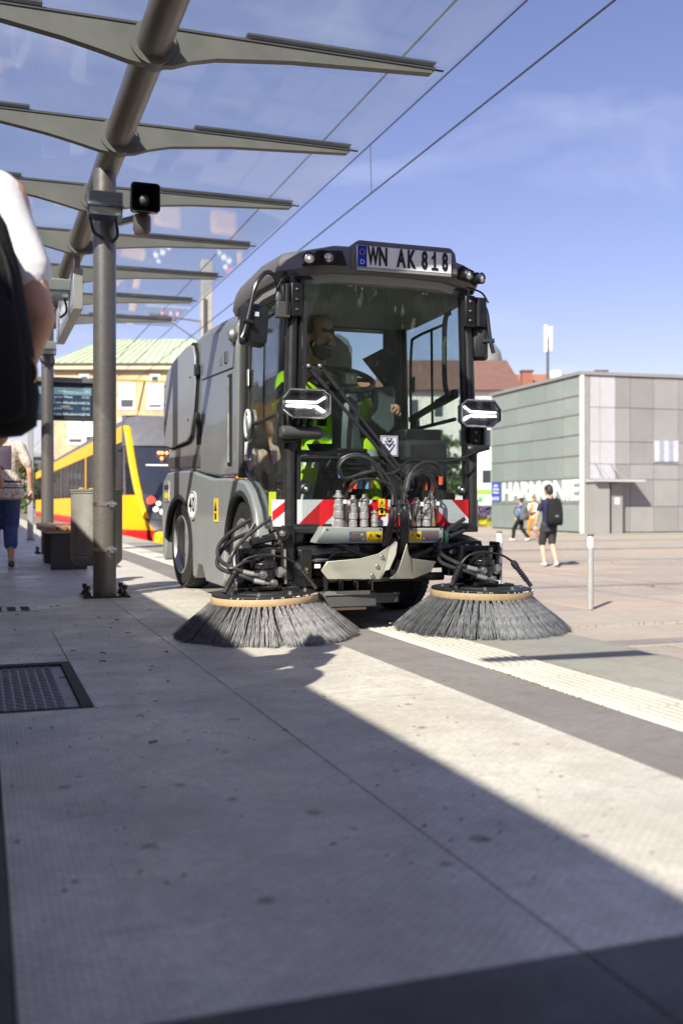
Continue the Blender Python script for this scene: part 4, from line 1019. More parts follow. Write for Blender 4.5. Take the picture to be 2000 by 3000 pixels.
# rear wall with a window opening
MB().box(1.50, 1.84, 5.93, 5.96, .54, 1.79).box(2.37, 2.48, 5.93, 5.96, .54, 1.79).box(1.84, 2.37, 5.93, 5.96, .54, 1.37).box(1.84, 2.37, 5.93, 5.96, 1.725, 1.79).build('rear_wall', INT, sw)
MB().prism([(2.37, 1.37), (2.37, 1.62), (2.22, 1.54)], lambda a, b, d: (a, d, b), 5.928, 5.915).build('belt_cover', INT, sw)
CGS = glass_mat('cab_glass', (.86, .92, .90), 1.15, .004, dirt=.035, dcol=(.5, .55, .52), dscale=8, ior=1.52)
WSG = glass_mat('windscreen_glass', (.89, .93, .92), 2.0, .004, dirt=.03, dcol=(.5, .5, .48), dscale=9, ior=1.55)
MB().box(1.845, 2.365, 5.942, 5.947, 1.372, 1.723).build('rear_glass', CGS, sw)
# roof
ol = [(-.555, 5.05), (-.475, 4.965), (-.32, 4.905), (-.12, 4.89), (.12, 4.89), (.32, 4.905), (.48, 4.965), (.575, 5.05), (.595, 5.35), (.59, 5.85), (.56, 6.04), (.46, 6.12), (-.46, 6.12), (-.56, 6.04), (-.59, 5.85), (-.595, 5.35)]
def rring(z, k, du=0.0): return [(CV + a * k, (b - 5.5) * (k - .0 * k) + 5.5 + du, z - .028 * max(0, b - 5.0) - (.02 if abs(a) > .4 else 0)) for a, b in ol]
MB().loft([rring(1.822, .975), rring(1.86, 1.0), rring(1.912, .99), rring(1.955, .95), rring(1.98, .84)]).build('roof', mat('roof_grey', (.14, .135, .135), .45, var=.06, bump=.05, bscale=420), sw, bev=.006, ang=28)
MB().loft([rring(1.78, .93), rring(1.834, .955)]).build('roof_liner', mat('liner_grey', (.30, .30, .29), .8), sw)
# plate box on the roof front
MB().loft([[(a, u_, z) for a, z in ((1.765, 1.845), (1.785, 1.968), (1.81, 1.992), (2.33, 1.992), (2.355, 1.965), (2.375, 1.845))] for u_ in (4.885, 5.25)]).build('plate_housing', MATS['roof_grey'], sw, bev=.012)
pl_ = thing('x', 'x', 'x'); bpy.data.objects.remove(pl_)
PT = 4.872
np_ = MB().box(1.795, 2.325, PT, PT + .012, 1.835, 1.962).build('licence_plate', mat('plate_silver', (.55, .55, .56), .3, .5, var=.03), sw, bev=.004)
MB().box(1.800, 2.320, PT - .0025, PT - .0005, 1.852, 1.957).build('plate_face', mat('plate_white', (.84, .84, .86), .35, var=.02), np_)
MB().box(1.7995, 1.848, PT - .0045, PT - .003, 1.8515, 1.9575).build('plate_band', mat('plate_blue', (.01, .03, .42), .35), np_)
text('D', .034, frame((1.824, PT - .005, 1.874), (1, 0, 0), (0, 0, 1)), WHITE, np_, ext=.001)
for k in range(12):
    a = 2 * PI * k / 12
    MB().cbox((1.824 + .014 * math.cos(a), PT - .005, 1.925 + .014 * math.sin(a)), (.0035, .001, .0035)).build('plate_star', mat('star_gold', (.75, .55, .05), .4), np_)
for s_, x in (('W', 1.8825), ('N', 1.937), ('A', 2.037), ('K', 2.092), ('8', 2.168), ('1', 2.226), ('8', 2.284)):
    text(s_, .126, frame((x, PT - .0045, 1.9045), (1, 0, 0), (0, 0, 1)), RED40, np_, sx=.52 if s_ != 'W' else .44, bold=.0045, ext=.003)
MB().box(2.207, 2.245, PT - .0065, PT - .004, 1.8625, 1.874).loft([[(2.206, y, 1.925), (2.209, y, 1.914), (2.226, y, 1.934), (2.226, y, 1.947)] for y in (PT - .0065, PT - .004)]).build('lettering', RED40, np_)
# work lamps in the roof corners
def work_lamp(c, yaw):
    M = Matrix.Translation(c) @ Matrix.Rotation(yaw, 4, 'Z')
    ax = M.to_3x3() @ Vector((0, -1, 0))
    o = MB().lathe([(.018, -.035), (.026, -.03), (.03, .0), (.031, .012), (.028, .016), (.026, .01), (.0, .008)], c, ax, n=18).build('work_lamp', BLACK, sw)
    for k in range(7):
        a = R(20 + k * 23); d = M.to_3x3() @ Vector((math.cos(a) * .03, .012, math.sin(a) * .03))
        q = MB(); q.bar(Vector(c) + d, Vector(c) + d + M.to_3x3() @ Vector((0, .03, 0)), .004, .012, d.normalized())
        q.build('fin', BLACK, o)
    MB().lathe([(.025, .009), (.018, .013), (.0, .014)], c, ax, n=16).build('lens', mat('lamp_lens', (.45, .45, .45), .08, .6, coat=.5), o)
    MB().lathe([(.009, .0142), (.0, .017)], c, ax, n=10).build('bulb', WHITE, o)
for p, y_ in (((1.536, 4.855, 1.866), -.25), ((1.637, 4.850, 1.877), -.1), ((2.422, 4.885, 1.855), .35), ((2.513, 4.915, 1.850), .5)): work_lamp(p, y_)
MB().loft([[(1.53, 4.925, 1.855), (1.745, 4.88, 1.855), (1.72, 4.88, 1.925), (1.60, 4.905, 1.925)], [(1.53, 4.99, 1.855), (1.745, 4.94, 1.855), (1.72, 4.94, 1.925), (1.60, 4.97, 1.925)]]).build('lamp_recess', BLKMAT, sw)
MB().loft([[(2.39, 4.905, 1.842), (2.535, 4.985, 1.832), (2.50, 4.965, 1.9), (2.41, 4.915, 1.91)], [(2.39, 4.97, 1.842), (2.535, 5.04, 1.832), (2.50, 5.03, 1.9), (2.41, 4.98, 1.91)]]).build('lamp_recess', BLKMAT, sw)

# windscreen: two curved panes, dark top band, seal
def ws_u(a, z): return 4.965 - .022 * (1 - ((a - CV) / .48) ** 2) + max(0, z - 1.2) * .035
def curved(z0, z1, name, m_, v0=1.535, v1=2.445, th=.006, off=0.0, nz=6, nv=16, smooth=True):
    rings = []
    for i in range(nv + 1):
        a = v0 + (v1 - v0) * i / nv
        zs = [z0 + (z1 - z0) * j / nz for j in range(nz + 1)]
        rings.append([(a, ws_u(a, z) - off, z) for z in zs] + [(a, ws_u(a, z) - off + th, z) for z in zs[::-1]])
    return MB().loft(rings).build(name, m_, sw, smooth=smooth)
curved(.893, 1.80, 'windscreen', WSG)
curved(.545, .876, 'lower_windscreen', WSG)
curved(.877, .892, 'windscreen_joint', BLACK, th=.016, off=.004, nz=1)
curved(1.79, 1.85, 'windscreen_top_band', BLACK, th=.012, off=.004, nz=1)
curved(.50, .544, 'lower_frame', BLACK, th=.02, off=.0, nz=1, v0=1.46, v1=2.52)
for x in ((1.776, 4.940, 1.763), (1.791, 4.940, 1.764), (2.190, 4.940, 1.751), (2.208, 4.940, 1.752)):
    MB().lathe([(.006, 0), (.006, .006), (.003, .006)], x, (0, -1, 0), n=10).build('glass_fixing', STEEL, sw)
# side glass, doors
dg = [(5.925, 1.76), (5.925, .87), (5.80, .80), (5.62, .73), (5.48, .62), (5.42, .52), (5.07, .52), (5.05, .80), (5.05, 1.79)]
for side, f_ in ((-1, lambda v: v), (1, mv)):
    d_o = MB().prism(dg, lambda a, b, d: (f_(d + .02 * max(0, b - 1.0)), a, b), 1.470, 1.475).build('door', CGS, sw, smooth=False)
    fr_ = MB().tube([(f_(1.4725), a, b) for a, b in dg[1:7]], .011, 8).tube([(f_(1.48), 5.925, 1.76), (f_(1.4725), 5.925, .87)], .014, 8).tube([(f_(1.487), 5.06, 1.78), (f_(1.4725), 5.07, .52)], .014, 8).build('door_frame', BLACK, d_o)
    # sliding window
    MB().tube(spline([(f_(1.478), 5.80, 1.10), (f_(1.478), 5.82, 1.14), (f_(1.482), 5.82, 1.40), (f_(1.484), 5.80, 1.62), (f_(1.484), 5.74, 1.66), (f_(1.484), 5.40, 1.67), (f_(1.484), 5.30, 1.67)], 3), .009, 6).tube([(f_(1.478), 5.80, 1.10), (f_(1.478), 5.20, 1.12)], .011, 6).tube([(f_(1.48), 5.50, 1.12), (f_(1.486), 5.50, 1.66)], .008, 6).build('window_frame', BLACK, d_o)
    MB().box(*sorted((f_(1.462), f_(1.470))), 5.79, 5.83, 1.33, 1.43).build('window_catch', STEELD, d_o, bev=.004)
    # oval handle
    hn = []
    MB().tube([(f_(1.462), 5.80 + .052 * math.cos(a), 1.11 + .078 * math.sin(a)) for a in [2 * PI * k / 28 for k in range(28)]], .011, 8, close=True).build('handle_ring', mat('handle_white', (.6, .6, .6), .3), d_o)
    MB().loft([[(f_(v), 5.80 + r_ * .048 * math.cos(a), 1.11 + r_ * .074 * math.sin(a)) for a in [2 * PI * k / 28 for k in range(28)]] for v, r_ in ((1.469, 1), (1.464, .92))]).build('handle_cup', BLACK, d_o)
    MB().loft([[(f_(v), 5.80 + .017 * math.cos(a), 1.11 + .052 * math.sin(a)) for a in [2 * PI * k / 20 for k in range(20)]] for v in (1.4638, 1.455)]).build('handle_lever', STEELD, d_o, bev=.003)
    # grab bar
    MB().bar((f_(1.50), 5.78, 1.16), (f_(1.50), 5.40, 1.22), .03, .035).bar((f_(1.50), 5.40, 1.22), (f_(1.495), 5.15, 1.26), .03, .05).build('grab_bar', BLACK, d_o, bev=.006)
    MB().box(*sorted((f_(1.4685), f_(1.4695))), 5.76, 5.90, .90, 1.01).build('paper_label', WHITE, d_o)
    MB().box(*sorted((f_(1.4675), f_(1.4683))), 5.76, 5.82, .91, 1.0).build('paper_label_print', mat('print_blue', (.04, .09, .3), .5), d_o)
    MB().box(*sorted((f_(1.4675), f_(1.4683))), 5.83, 5.90, .925, .932).build('paper_label_line', REDR, d_o)
    MB().box(*sorted((f_(1.4685), f_(1.4695))), 5.22, 5.36, .58, .71).build('yellow_label', mat('label_lime', (.65, .75, .03), .4), d_o)
# hinges on the left pillar
HB = mat('hinge_black', (.02, .02, .021), .33, .2, var=.2, scale=20, coat=.3)
for (a, b) in ((875, 848), (845, 1230)):
    pass
def hinge(c, h, f_):
    o = MB().box(*sorted((f_(c[0] - .03), f_(c[0] + .03))), c[1] - .045, c[1] - .012, c[2] - h, c[2] + h).build('door_hinge', HB, sw, bev=.006)
    MB().box(*sorted((f_(c[0] - .075), f_(c[0] - .034))), c[1] - .035, c[1] + .02, c[2] - h * .95, c[2] + h * .95).build('hinge_leaf', HB, o, bev=.005)
    MB().cyl((f_(c[0] - .05), c[1] - .036, c[2] - h * .9), (f_(c[0] - .05), c[1] - .036, c[2] + h * .9), .014, n=10).build('hinge_pin', HB, o)
    for k in (-.6, 0, .6): MB().lathe([(.008, 0), (.006, .006)], (f_(c[0]), c[1] - .046, c[2] + h * k), (0, -1, 0), n=8).build('bolt', STEEL, o)
for f_ in (lambda v: v, mv):
    hinge((1.505, 5.0, 1.68), .085, f_)
    hinge((1.478, 4.99, 1.03), .075, f_)

# warning stripes
WS0, WS1 = .532, .668
def stripe_board(v0, v1, u0, u1, first, period, wd, sgn):
    bo = MB().loft([[(v0, u0, z), (v1, u1, z), (v1, u1 + .008, z), (v0, u0 + .008, z)] for z in (WS0, WS1)]).build('stripe_board', WHR, sw, smooth=False)
    k = -3
    while True:
        a = first + k * period; k += 1
        if a > v1 + .3: break
        h = WS1 - WS0
        poly = [(a, WS0), (a + wd, WS0), (a + wd + sgn * h * 1.02, WS1), (a + sgn * h * 1.02, WS1)]
        # clip to the board
        out = poly
        for lim, sg_ in ((v0 + .001, 1), (v1 - .001, -1)):
            new = []
            for i in range(len(out)):
                p, q = out[i], out[(i + 1) % len(out)]
                ip, iq = (p[0] - lim) * sg_ >= 0, (q[0] - lim) * sg_ >= 0
                if ip: new.append(p)
                if ip != iq:
                    t_ = (lim - p[0]) / (q[0] - p[0]); new.append((lim, p[1] + t_ * (q[1] - p[1])))
            out = new
            if not out: break
        if len(out) < 3: continue
        fu = lambda v: u0 + (u1 - u0) * (v - v0) / (v1 - v0)
        MB().loft([[(x, fu(x) - d, z) for x, z in out] for d in (.0005, .0018)]).build('red_stripe', REDR, bo, smooth=False)
stripe_board(1.510, 1.985, 4.968, 4.925, 1.505, .27, .13, 1)
stripe_board(1.987, 2.470, 4.925, 4.968, 2.235, .27, .13, -1)
stripe_board(1.395, 1.448, 5.03, 4.985, 1.32, .27, .05, 1)
stripe_board(2.512, 2.56, 4.985, 5.03, 2.57, .27, .05, -1)
MB().box(1.46, 2.52, 4.95, 5.06, .495, .528).build('front_sill', BLACK, sw, bev=.006)
for (x, z) in ((1.555, .722), (2.43, .72)):
    o = MB().lathe([(.03, 0), (.03, .012), (.02, .02), (.012, .02)], (x, 4.975, z), (0, -1, 0), n=18).build('round_knob', BLACK, sw)
    MB().lathe([(.011, .0202), (.004, .025)], (x, 4.975, z), (0, -1, 0), n=8).build('screw', STEEL, o)

# headlights
LED = mat('led_white', (1, 1, 1), .3, emit=(1.0, .98, 1.0), est=3.0)
HLG = glass_mat('headlight_glass', (.92, .92, .92), 1.6, .01)
CHR = mat('chrome_edge', (.6, .6, .62), .15, .9)
def headlight(c, s_, yaw):
    M = Matrix.Translation(c) @ Matrix.Rotation(yaw, 4, 'Z')
    P = lambda x, y, z: M @ Vector((x * s_, y, z))
    oc = [(-.122, .02), (-.075, .072), (.085, .072), (.122, .045), (.122, -.045), (.085, -.072), (-.075, -.072), (-.122, -.02)]
    oc = [(-.122, .025), (-.085, .071), (.088, .071), (.122, .042), (.122, -.048), (.092, -.072), (-.072, -.072), (-.122, -.035)]
    o = MB().loft([[P(x * k, y, z * k) for x, z in oc] for k, y in ((.55, .09), (.92, .05), (1.0, .0), (.96, -.006), (.9, -.002), (.8, .03))]).build('headlight', BLACK, sw, ang=25)
    MB().tube([P(x * .985, -.004, z * .985) for x, z in oc], .0042, 8, close=True).build('bezel', CHR, o)
    for k in range(3): MB().lathe([(.028, .0), (.022, .012), (.005, .02)], P(-.03 + .05 * k, .028, -.04), M.to_3x3() @ Vector((0, 1, 0)), n=16).build('reflector', CHR, o)
    MB().lathe([(.02, 0), (.01, .01)], P(-.01, .028, .045), M.to_3x3() @ Vector((0, 1, 0)), n=14).build('reflector', CHR, o)
    for z0 in (.008, -.012):
        sg_ = 1 if z0 > 0 else -1
        MB().tube([P(-.10, .012, z0), P(.055, .012, z0), P(.098, .012, z0 + sg_ * .026)], .0062, 8).build('light_bar', LED, o)
    MB().loft([[P(x * .965, y, z * .965) for x, z in oc] for y in (-.008, -.005)]).build('lens', HLG, o, smooth=False)
    MB().bar(P(-.02, .06, -.05), P(-.02, .12, -.06), .05, .03).build('bracket', BLACK, o)
headlight((1.519, 4.840, 1.143), 1, -.05)
headlight((2.489, 4.860, 1.124), -1, .1)
# sensor cover, camera and cables beside the lights
MB().loft([[(1.41 + a, 4.93 + .045 * math.cos(t_) * k, 1.005 + .033 * math.sin(t_) * k) for t_ in [2 * PI * i / 16 for i in range(16)]] for a, k in ((0, .8), (.01, 1), (.19, 1), (.21, .85))]).build('sensor_cover', DGREY, sw)
MB().tube([(1.5, 4.93, 1.04), (1.5, 4.91, 1.085)], .014, 8).tube([(1.56, 4.93, 1.03), (1.56, 4.91, 1.07)], .018, 10).build('sensor_mount', BLACK, sw)
cm_ = MB().lathe([(.028, 0), (.032, .01), (.032, .04), (.022, .06), (.015, .1), (.012, .12)], (2.454, 4.950, 0.935), (1, -.25, .12), n=16).build('reversing_camera', BLACK, sw)
MB().tube(spline([(2.529, 4.930, 0.950), (2.433, 4.900, 0.902), (2.333, 4.900, 0.873), (2.196, 4.900, 0.868), (2.099, 4.900, 0.870), (2.033, 4.880, 0.833)], 5), .006, 6).build('cable', BLACK, sw)
MB().bar((2.503, 4.980, 1.026), (2.498, 4.970, 0.915), .05, .03).build('bracket', BLACK, sw)

# mirrors
def rrect(w_, h, r_, n=5):
    out = []
    for cx, cz, a0 in ((1, 1, 0), (-1, 1, 90), (-1, -1, 180), (1, -1, 270)):
        for i in range(n):
            a = R(a0 + 90 * i / (n - 1)); out.append((cx * (w_ - r_) + r_ * math.cos(a), cz * (h - r_) + r_ * math.sin(a)))
    return out
def mirror(c, yaw, roll, w_, h, arm):
    M = Matrix.Translation(c) @ Matrix.Rotation(yaw, 4, 'Z') @ Matrix.Rotation(roll, 4, 'Y')
    rr = rrect(w_, h, .022)
    o = MB().loft([[M @ Vector((x * k, y, z * k)) for x, z in rr] for k, y in ((.55, -.05), (.85, -.04), (.98, -.01), (1, .015), (.97, .03))]).build('mirror', BLACK, sw, ang=30)
    MB().loft([[M @ Vector((x * .92, y, z * .92)) for x, z in rr] for y in (.031, .033)]).build('mirror_glass', mat('mirror_silver', (.7, .7, .7), .02, 1), o)
    MB().tube(spline(arm, 4), .0115, 10).build('mirror_arm', BLKM, o)
    return o, M
o, M = mirror((1.283, 4.960, 1.538), .25, .06, .066, .108, [(1.414, 4.980, 1.687), (1.409, 4.970, 1.748), (1.381, 4.940, 1.786), (1.344, 4.920, 1.798), (1.309, 4.900, 1.773), (1.271, 4.890, 1.714), (1.245, 4.890, 1.603), (1.220, 4.890, 1.501), (1.203, 4.890, 1.459)])
MB().lathe([(.02, 0), (.024, .03), (.013, .055)], (1.414, 4.980, 1.664), (0, 0, 1), n=12).box(*[q for q in (1.40, 1.47, 4.955, 5.0)], 1.585, 1.665).build('arm_mount', DGREY, o, bev=.004)
MB().cyl((1.233, 4.890, 1.541), (1.275, 4.930, 1.545), .016, n=12).cyl((1.207, 4.880, 1.544), (1.255, 4.880, 1.537), .011, n=10).build('arm_clamp', BLACK, o)
MB().cbox((1.282, 4.905, 1.583), (.026, .002, .022), (0, 0, .25)).build('approval_label', WHITE, o)
o, M = mirror((2.564, 5.030, 1.534), -.45, 0, .05, .105, [(2.544, 5.000, 1.729), (2.564, 4.990, 1.732), (2.584, 4.980, 1.685), (2.591, 4.970, 1.601), (2.598, 4.960, 1.525), (2.611, 4.950, 1.460)])
MB().box(*sorted((2.535, 2.575)), 4.96, 5.0, 1.60, 1.76).build('arm_mount', HB, o, bev=.005)
MB().cyl((2.559, 4.980, 1.526), (2.617, 4.950, 1.529), .012, n=10).build('arm_clamp', BLACK, o)
for f_ in (lambda v: v, mv):
    MB().tube(spline([(f_(1.53), 4.99, 1.82), (f_(1.47), 4.97, 1.80), (f_(1.43), 4.96, 1.78), (f_(1.40), 4.95, 1.73)], 4), .005, 6).build('mirror_cable', BLACK, sw)

# wiper
WP = mat('wiper_black', (.022, .022, .027), .5)
wi = MB().bar((1.546, 4.885, 1.326), (2.026, 4.885, 0.812), .012, .016).bar((1.544, 4.880, 1.325), (1.643, 4.880, 1.223), .018, .02).build('wiper', WP, sw)
MB().bar((1.605, 4.885, 1.339), (2.073, 4.885, 0.789), .010, .014).bar((1.604, 4.880, 1.338), (1.698, 4.880, 1.225), .015, .018).build('wiper_link', WP, wi)
MB().bar((1.522, 4.878, 1.334), (1.616, 4.878, 1.316), .016, .02).build('wiper_head', WP, wi)
MB().bar((1.533, 4.902, 1.666), (1.523, 4.902, 1.042), .008, .016).build('wiper_blade', WP, wi)
MB().bar((1.535, 4.918, 1.652), (1.524, 4.918, 1.043), .012, .004).build('wiper_rubber', mat('wiper_grey', (.25, .25, .25), .5), wi)
for p in ((1.538, 4.870, 1.334), (1.597, 4.870, 1.337)): MB().lathe([(.009, 0), (.009, .008), (.004, .011)], p, (0, -1, 0), n=10).build('wiper_pivot', STEELD, wi)
MB().cyl((2.051, 4.900, 0.798), (2.068, 4.940, 0.800), .03, n=14).build('wiper_motor_shaft', BLACK, wi)
# window sticker with nested arrows
sk = MB().box(1.944, 2.040, 4.9205, 4.9225, .893, .999).build('arrow_sticker', mat('sticker_white', (.55, .56, .64), .4), sw)
q = MB()
for a, b, c_, d in ((1.948, 2.036, .9955, .9935), (1.948, 2.036, .8985, .8965)): q.box(a, b, 4.9185, 4.92, d, c_)
for a in (1.948, 2.034): q.box(a, a + .002, 4.9185, 4.92, .8965, .9955)
for (cx, zt, hw, h) in ((1.992, .985, .017, .024), (1.992, .970, .025, .034), (1.992, .953, .033, .046)):
    for s_ in (-1, 1):
        q.loft([[(cx + s_ * hw, y, zt), (cx + s_ * (hw - .005), y, zt), (cx, y, zt - h + .012), (cx, y, zt - h)] for y in (4.9185, 4.92)])
    q.box(cx - hw, cx + hw, 4.9185, 4.92, zt, zt + .0018)
q.build('arrow_print', mat('print_navy', (.02, .02, .05), .5), sk)

# hydraulic connector blocks
WARNS = []
for name_, pts in (('l', [(1.580, .448), (1.930, .446), (1.930, .524), (1.618, .532), (1.60, .50)]), ('r', [(2.068, .444), (2.267, .444), (2.267, .520), (2.068, .522)])):
    o = MB().prism(pts, lambda a, b, d: (a, d, b), 4.85, 4.985).build('connector_block', GRN, sw, bev=.005)
    if name_ == 'l': wx, dots = 1.842, [(1.752, .499, 0), (1.771, .492, 1), (1.793, .491, 0), (1.815, .491, 2), (1.752, .468, 0), (1.774, .468, 1), (1.80, .468, 0), (1.823, .468, 2)]
    else: wx, dots = 2.075, [(2.178, .494, 1), (2.197, .497, 1), (2.216, .497, 1), (2.155, .467, 2), (2.172, .468, 0), (2.187, .466, 1), (2.205, .46, 0)]
    y = 4.849
    MB().box(wx - .095 if name_ == 'l' else 2.142, wx - .005 if name_ == 'l' else 2.24, y - .0002, y + .0002, .455, .508).build('dot_label', mat('label_grey', (.15, .15, .155), .5), o)
    wb = MB().box(wx, wx + (.082 if name_ == 'l' else .066), y - .0015, y, .457, .504).build('warning_sign', YELLOWL, o)
    w2 = .041 if name_ == 'l' else .033
    q = MB()
    for s_ in (-1, 1): q.loft([[(wx + w2 / 2 + s_ * .0165, yy, .464), (wx + w2 / 2 + s_ * .0135, yy, .4645), (wx + w2 / 2, yy, .493), (wx + w2 / 2, yy, .498)] for yy in (y - .0025, y - .0016)])
    q.box(wx + w2 / 2 - .0165, wx + w2 / 2 + .0165, y - .0025, y - .0016, .4615, .464)
    q.box(wx + w2 / 2 - .0016, wx + w2 / 2 + .0016, y - .0025, y - .0016, .474, .487).box(wx + w2 / 2 - .0016, wx + w2 / 2 + .0016, y - .0025, y - .0016, .468, .471)
    x0 = wx + w2 + .004
    q.box(x0, x0 + w2 - .008, y - .0025, y - .0016, .461, .464)
    q.loft([[(x0 + a * (w2 - .008), yy, .470 + b * .026) for a, b in ((0, .55), (.35, .2), (.75, .1), (1, .5), (.7, .45), (.95, .75), (.6, .7), (.3, .95))] for yy in (y - .0025, y - .0016)])
    q.box(wx + w2 - .0006, wx + w2 + .0006, y - .0025, y - .0016, .457, .504)
    q.build('warning_print', RED40, wb, smooth=False)
    for (a, b, c_) in dots:
        MB().lathe([(.0058, 0), (.0052, .001)], (a, y - .0004, b), (0, -1, 0), n=12).build('colour_dot', (mat('dot_blue', (.03, .12, .5), .4), mat('dot_red', (.6, .05, .02), .4), YELLOWL)[c_], o)
    for (a, b) in ((pts[0][0] + .05 if name_ == 'l' else 2.085, .517), (pts[1][0] - .015, .517)): MB().lathe([(.005, 0), (.004, .002)], (a, y, b), (0, -1, 0), n=8).build('screw', BLACK, o)
# quick couplings standing on the blocks
CPL = [(1.700, .026, .185, 4.88), (1.752, .016, .13, 4.92), (1.778, .021, .16, 4.88), (1.802, .014, .16, 4.93), (1.838, .021, .165, 4.88), (1.866, .014, .17, 4.93), (1.899, .018, .085, 4.89),
       (2.083, .016, .19, 4.93), (2.108, .011, .06, 4.88), (2.137, .022, .15, 4.90), (2.188, .022, .15, 4.89), (2.232, .017, .18, 4.93), (1.722, .010, .05, 4.875), (2.222, .010, .055, 4.875)]
CST2 = mat('coupling_steel', (.58, .58, .56), .32, .6, var=.25, scale=40)
BRS = mat('brass', (.45, .35, .2), .35, .8, var=.2, scale=30)
for (x, r_, h, y) in CPL:
    pr = [(r_, 0), (r_, h * .18), (r_ * .86, h * .19), (r_ * .86, h * .24), (r_ * 1.08, h * .25), (r_ * 1.08, h * .42), (r_ * .95, h * .43), (r_ * .95, h * .47), (r_ * 1.0, h * .48), (r_ * 1.0, h * .6), (r_ * .8, h * .62), (r_ * .8, h * .74), (r_ * .62, h * .75), (r_ * .62, h * .8), (r_ * .7, h * .81), (r_ * .7, h * .9), (r_ * .5, h * .91), (r_ * .5, h)]
    MB().lathe(pr, (x, y, .530), (0, 0, 1), n=18).build('quick_coupling', BRS if r_ < .012 else CST2, sw)
    for k in range(1 if r_ < .012 else 2):
        MB().lathe([(r_ * 1.04, 0), (r_ * 1.06, .008), (r_ * .9, .0081)], (x, y, .532 + h * (.01 + .82 * k)) if k == 0 else (x, y, .530 + h * .81), (0, 0, 1), n=6).build('hex_nut', BRS if r_ < .012 else CST2, sw)
HOSE = mat('hose_black', (.022, .022, .023), .45, var=.3, scale=30, coat=.15)
def hose(pts, r_=.009, col=None, ctag=None):
    o = MB().tube(spline(pts, 6), r_, 9).build('hydraulic_hose', HOSE, sw)
    if col is not None:
        a, b = Vector(pts[0]), Vector(pts[1]); d = (b - a).normalized()
        MB().cyl(a + d * .002, a + d * .045, r_ * 1.25, n=12).build('colour_sleeve', (mat('sleeve_blue', (.12, .28, .6), .5), mat('sleeve_red', (.65, .10, .04), .5), mat('sleeve_yellow', (.75, .48, .02), .5))[col], o)
    return o
# hoses of the left and right bundles
J = 4.775
hose([(1.712, 4.880, 0.778), (1.698, 4.870, 0.829), (1.707, 4.855, 0.871), (1.757, 4.840, 0.894), (1.815, 4.825, 0.889), (1.874, 4.810, 0.849), (1.927, 4.795, 0.786), (1.964, 4.780, 0.708), (1.971, 4.775, 0.622), (1.965, 4.775, 0.571), (1.943, 4.775, 0.502), (1.931, 4.795, 0.433)], 0.0088, 0)
hose([(1.764, 4.900, 0.709), (1.775, 4.890, 0.735), (1.797, 4.875, 0.787), (1.856, 4.860, 0.809), (1.906, 4.845, 0.787), (1.947, 4.830, 0.744), (1.969, 4.815, 0.692), (1.965, 4.779, 0.621), (1.960, 4.781, 0.571), (1.938, 4.781, 0.502), (1.923, 4.795, 0.433)], 0.0098, 1)
hose([(1.790, 4.880, 0.723), (1.790, 4.870, 0.757), (1.802, 4.855, 0.792), (1.867, 4.840, 0.806), (1.917, 4.825, 0.778), (1.948, 4.810, 0.726), (1.964, 4.795, 0.674), (1.959, 4.783, 0.619), (1.955, 4.787, 0.571), (1.933, 4.787, 0.502), (1.916, 4.795, 0.433)], 0.0088, 1)
hose([(1.830, 4.920, 0.723), (1.830, 4.910, 0.762), (1.843, 4.895, 0.803), (1.901, 4.880, 0.814), (1.948, 4.865, 0.776), (1.979, 4.850, 0.709), (1.953, 4.787, 0.617), (1.943, 4.775, 0.571), (1.921, 4.775, 0.503), (1.909, 4.795, 0.433)], 0.0098, 0)
hose([(1.856, 4.880, 0.723), (1.854, 4.870, 0.758), (1.863, 4.855, 0.789), (1.900, 4.840, 0.799), (1.939, 4.825, 0.764), (1.963, 4.810, 0.709), (1.977, 4.791, 0.615), (1.968, 4.781, 0.571), (1.945, 4.781, 0.502), (1.931, 4.795, 0.433)], 0.0088, 0)
hose([(1.894, 4.920, 0.727), (1.890, 4.910, 0.762), (1.899, 4.895, 0.788), (1.935, 4.880, 0.786), (1.970, 4.865, 0.736), (1.987, 4.850, 0.683), (1.972, 4.795, 0.614), (1.963, 4.787, 0.571), (1.940, 4.787, 0.502), (1.923, 4.795, 0.433)], 0.0098, 2)
hose([(1.950, 4.770, 0.640), (1.951, 4.780, 0.708), (1.903, 4.790, 0.777), (1.852, 4.800, 0.859), (1.786, 4.820, 0.886), (1.717, 4.830, 0.870), (1.688, 4.840, 0.819), (1.724, 4.850, 0.774), (1.793, 4.840, 0.791), (1.878, 4.820, 0.812), (1.952, 4.820, 0.795), (2.025, 4.860, 0.823)], 0.0095, None)
hose([(1.990, 4.800, 0.432), (1.975, 4.775, 0.605), (1.965, 4.770, 0.674), (1.932, 4.770, 0.743), (1.862, 4.780, 0.768), (1.793, 4.790, 0.769), (1.746, 4.800, 0.745), (1.724, 4.840, 0.683), (1.727, 4.860, 0.605), (1.733, 4.875, 0.562)], 0.0060, None)
hose([(2.124, 4.930, 0.746), (2.122, 4.918, 0.791), (2.100, 4.902, 0.826), (2.074, 4.886, 0.781), (2.052, 4.870, 0.710), (1.997, 4.775, 0.622), (2.001, 4.775, 0.554), (2.003, 4.785, 0.484), (2.006, 4.805, 0.411)], 0.0088, None)
hose([(2.173, 4.900, 0.725), (2.171, 4.888, 0.782), (2.141, 4.872, 0.820), (2.095, 4.856, 0.798), (2.058, 4.840, 0.727), (2.007, 4.781, 0.622), (2.011, 4.781, 0.553), (2.010, 4.785, 0.484), (2.006, 4.805, 0.411)], 0.0088, None)
hose([(2.193, 4.910, 0.718), (2.187, 4.898, 0.773), (2.161, 4.882, 0.820), (2.104, 4.866, 0.819), (2.062, 4.850, 0.753), (2.017, 4.787, 0.622), (2.016, 4.775, 0.553), (2.018, 4.785, 0.484), (2.006, 4.805, 0.411)], 0.0088, 1)
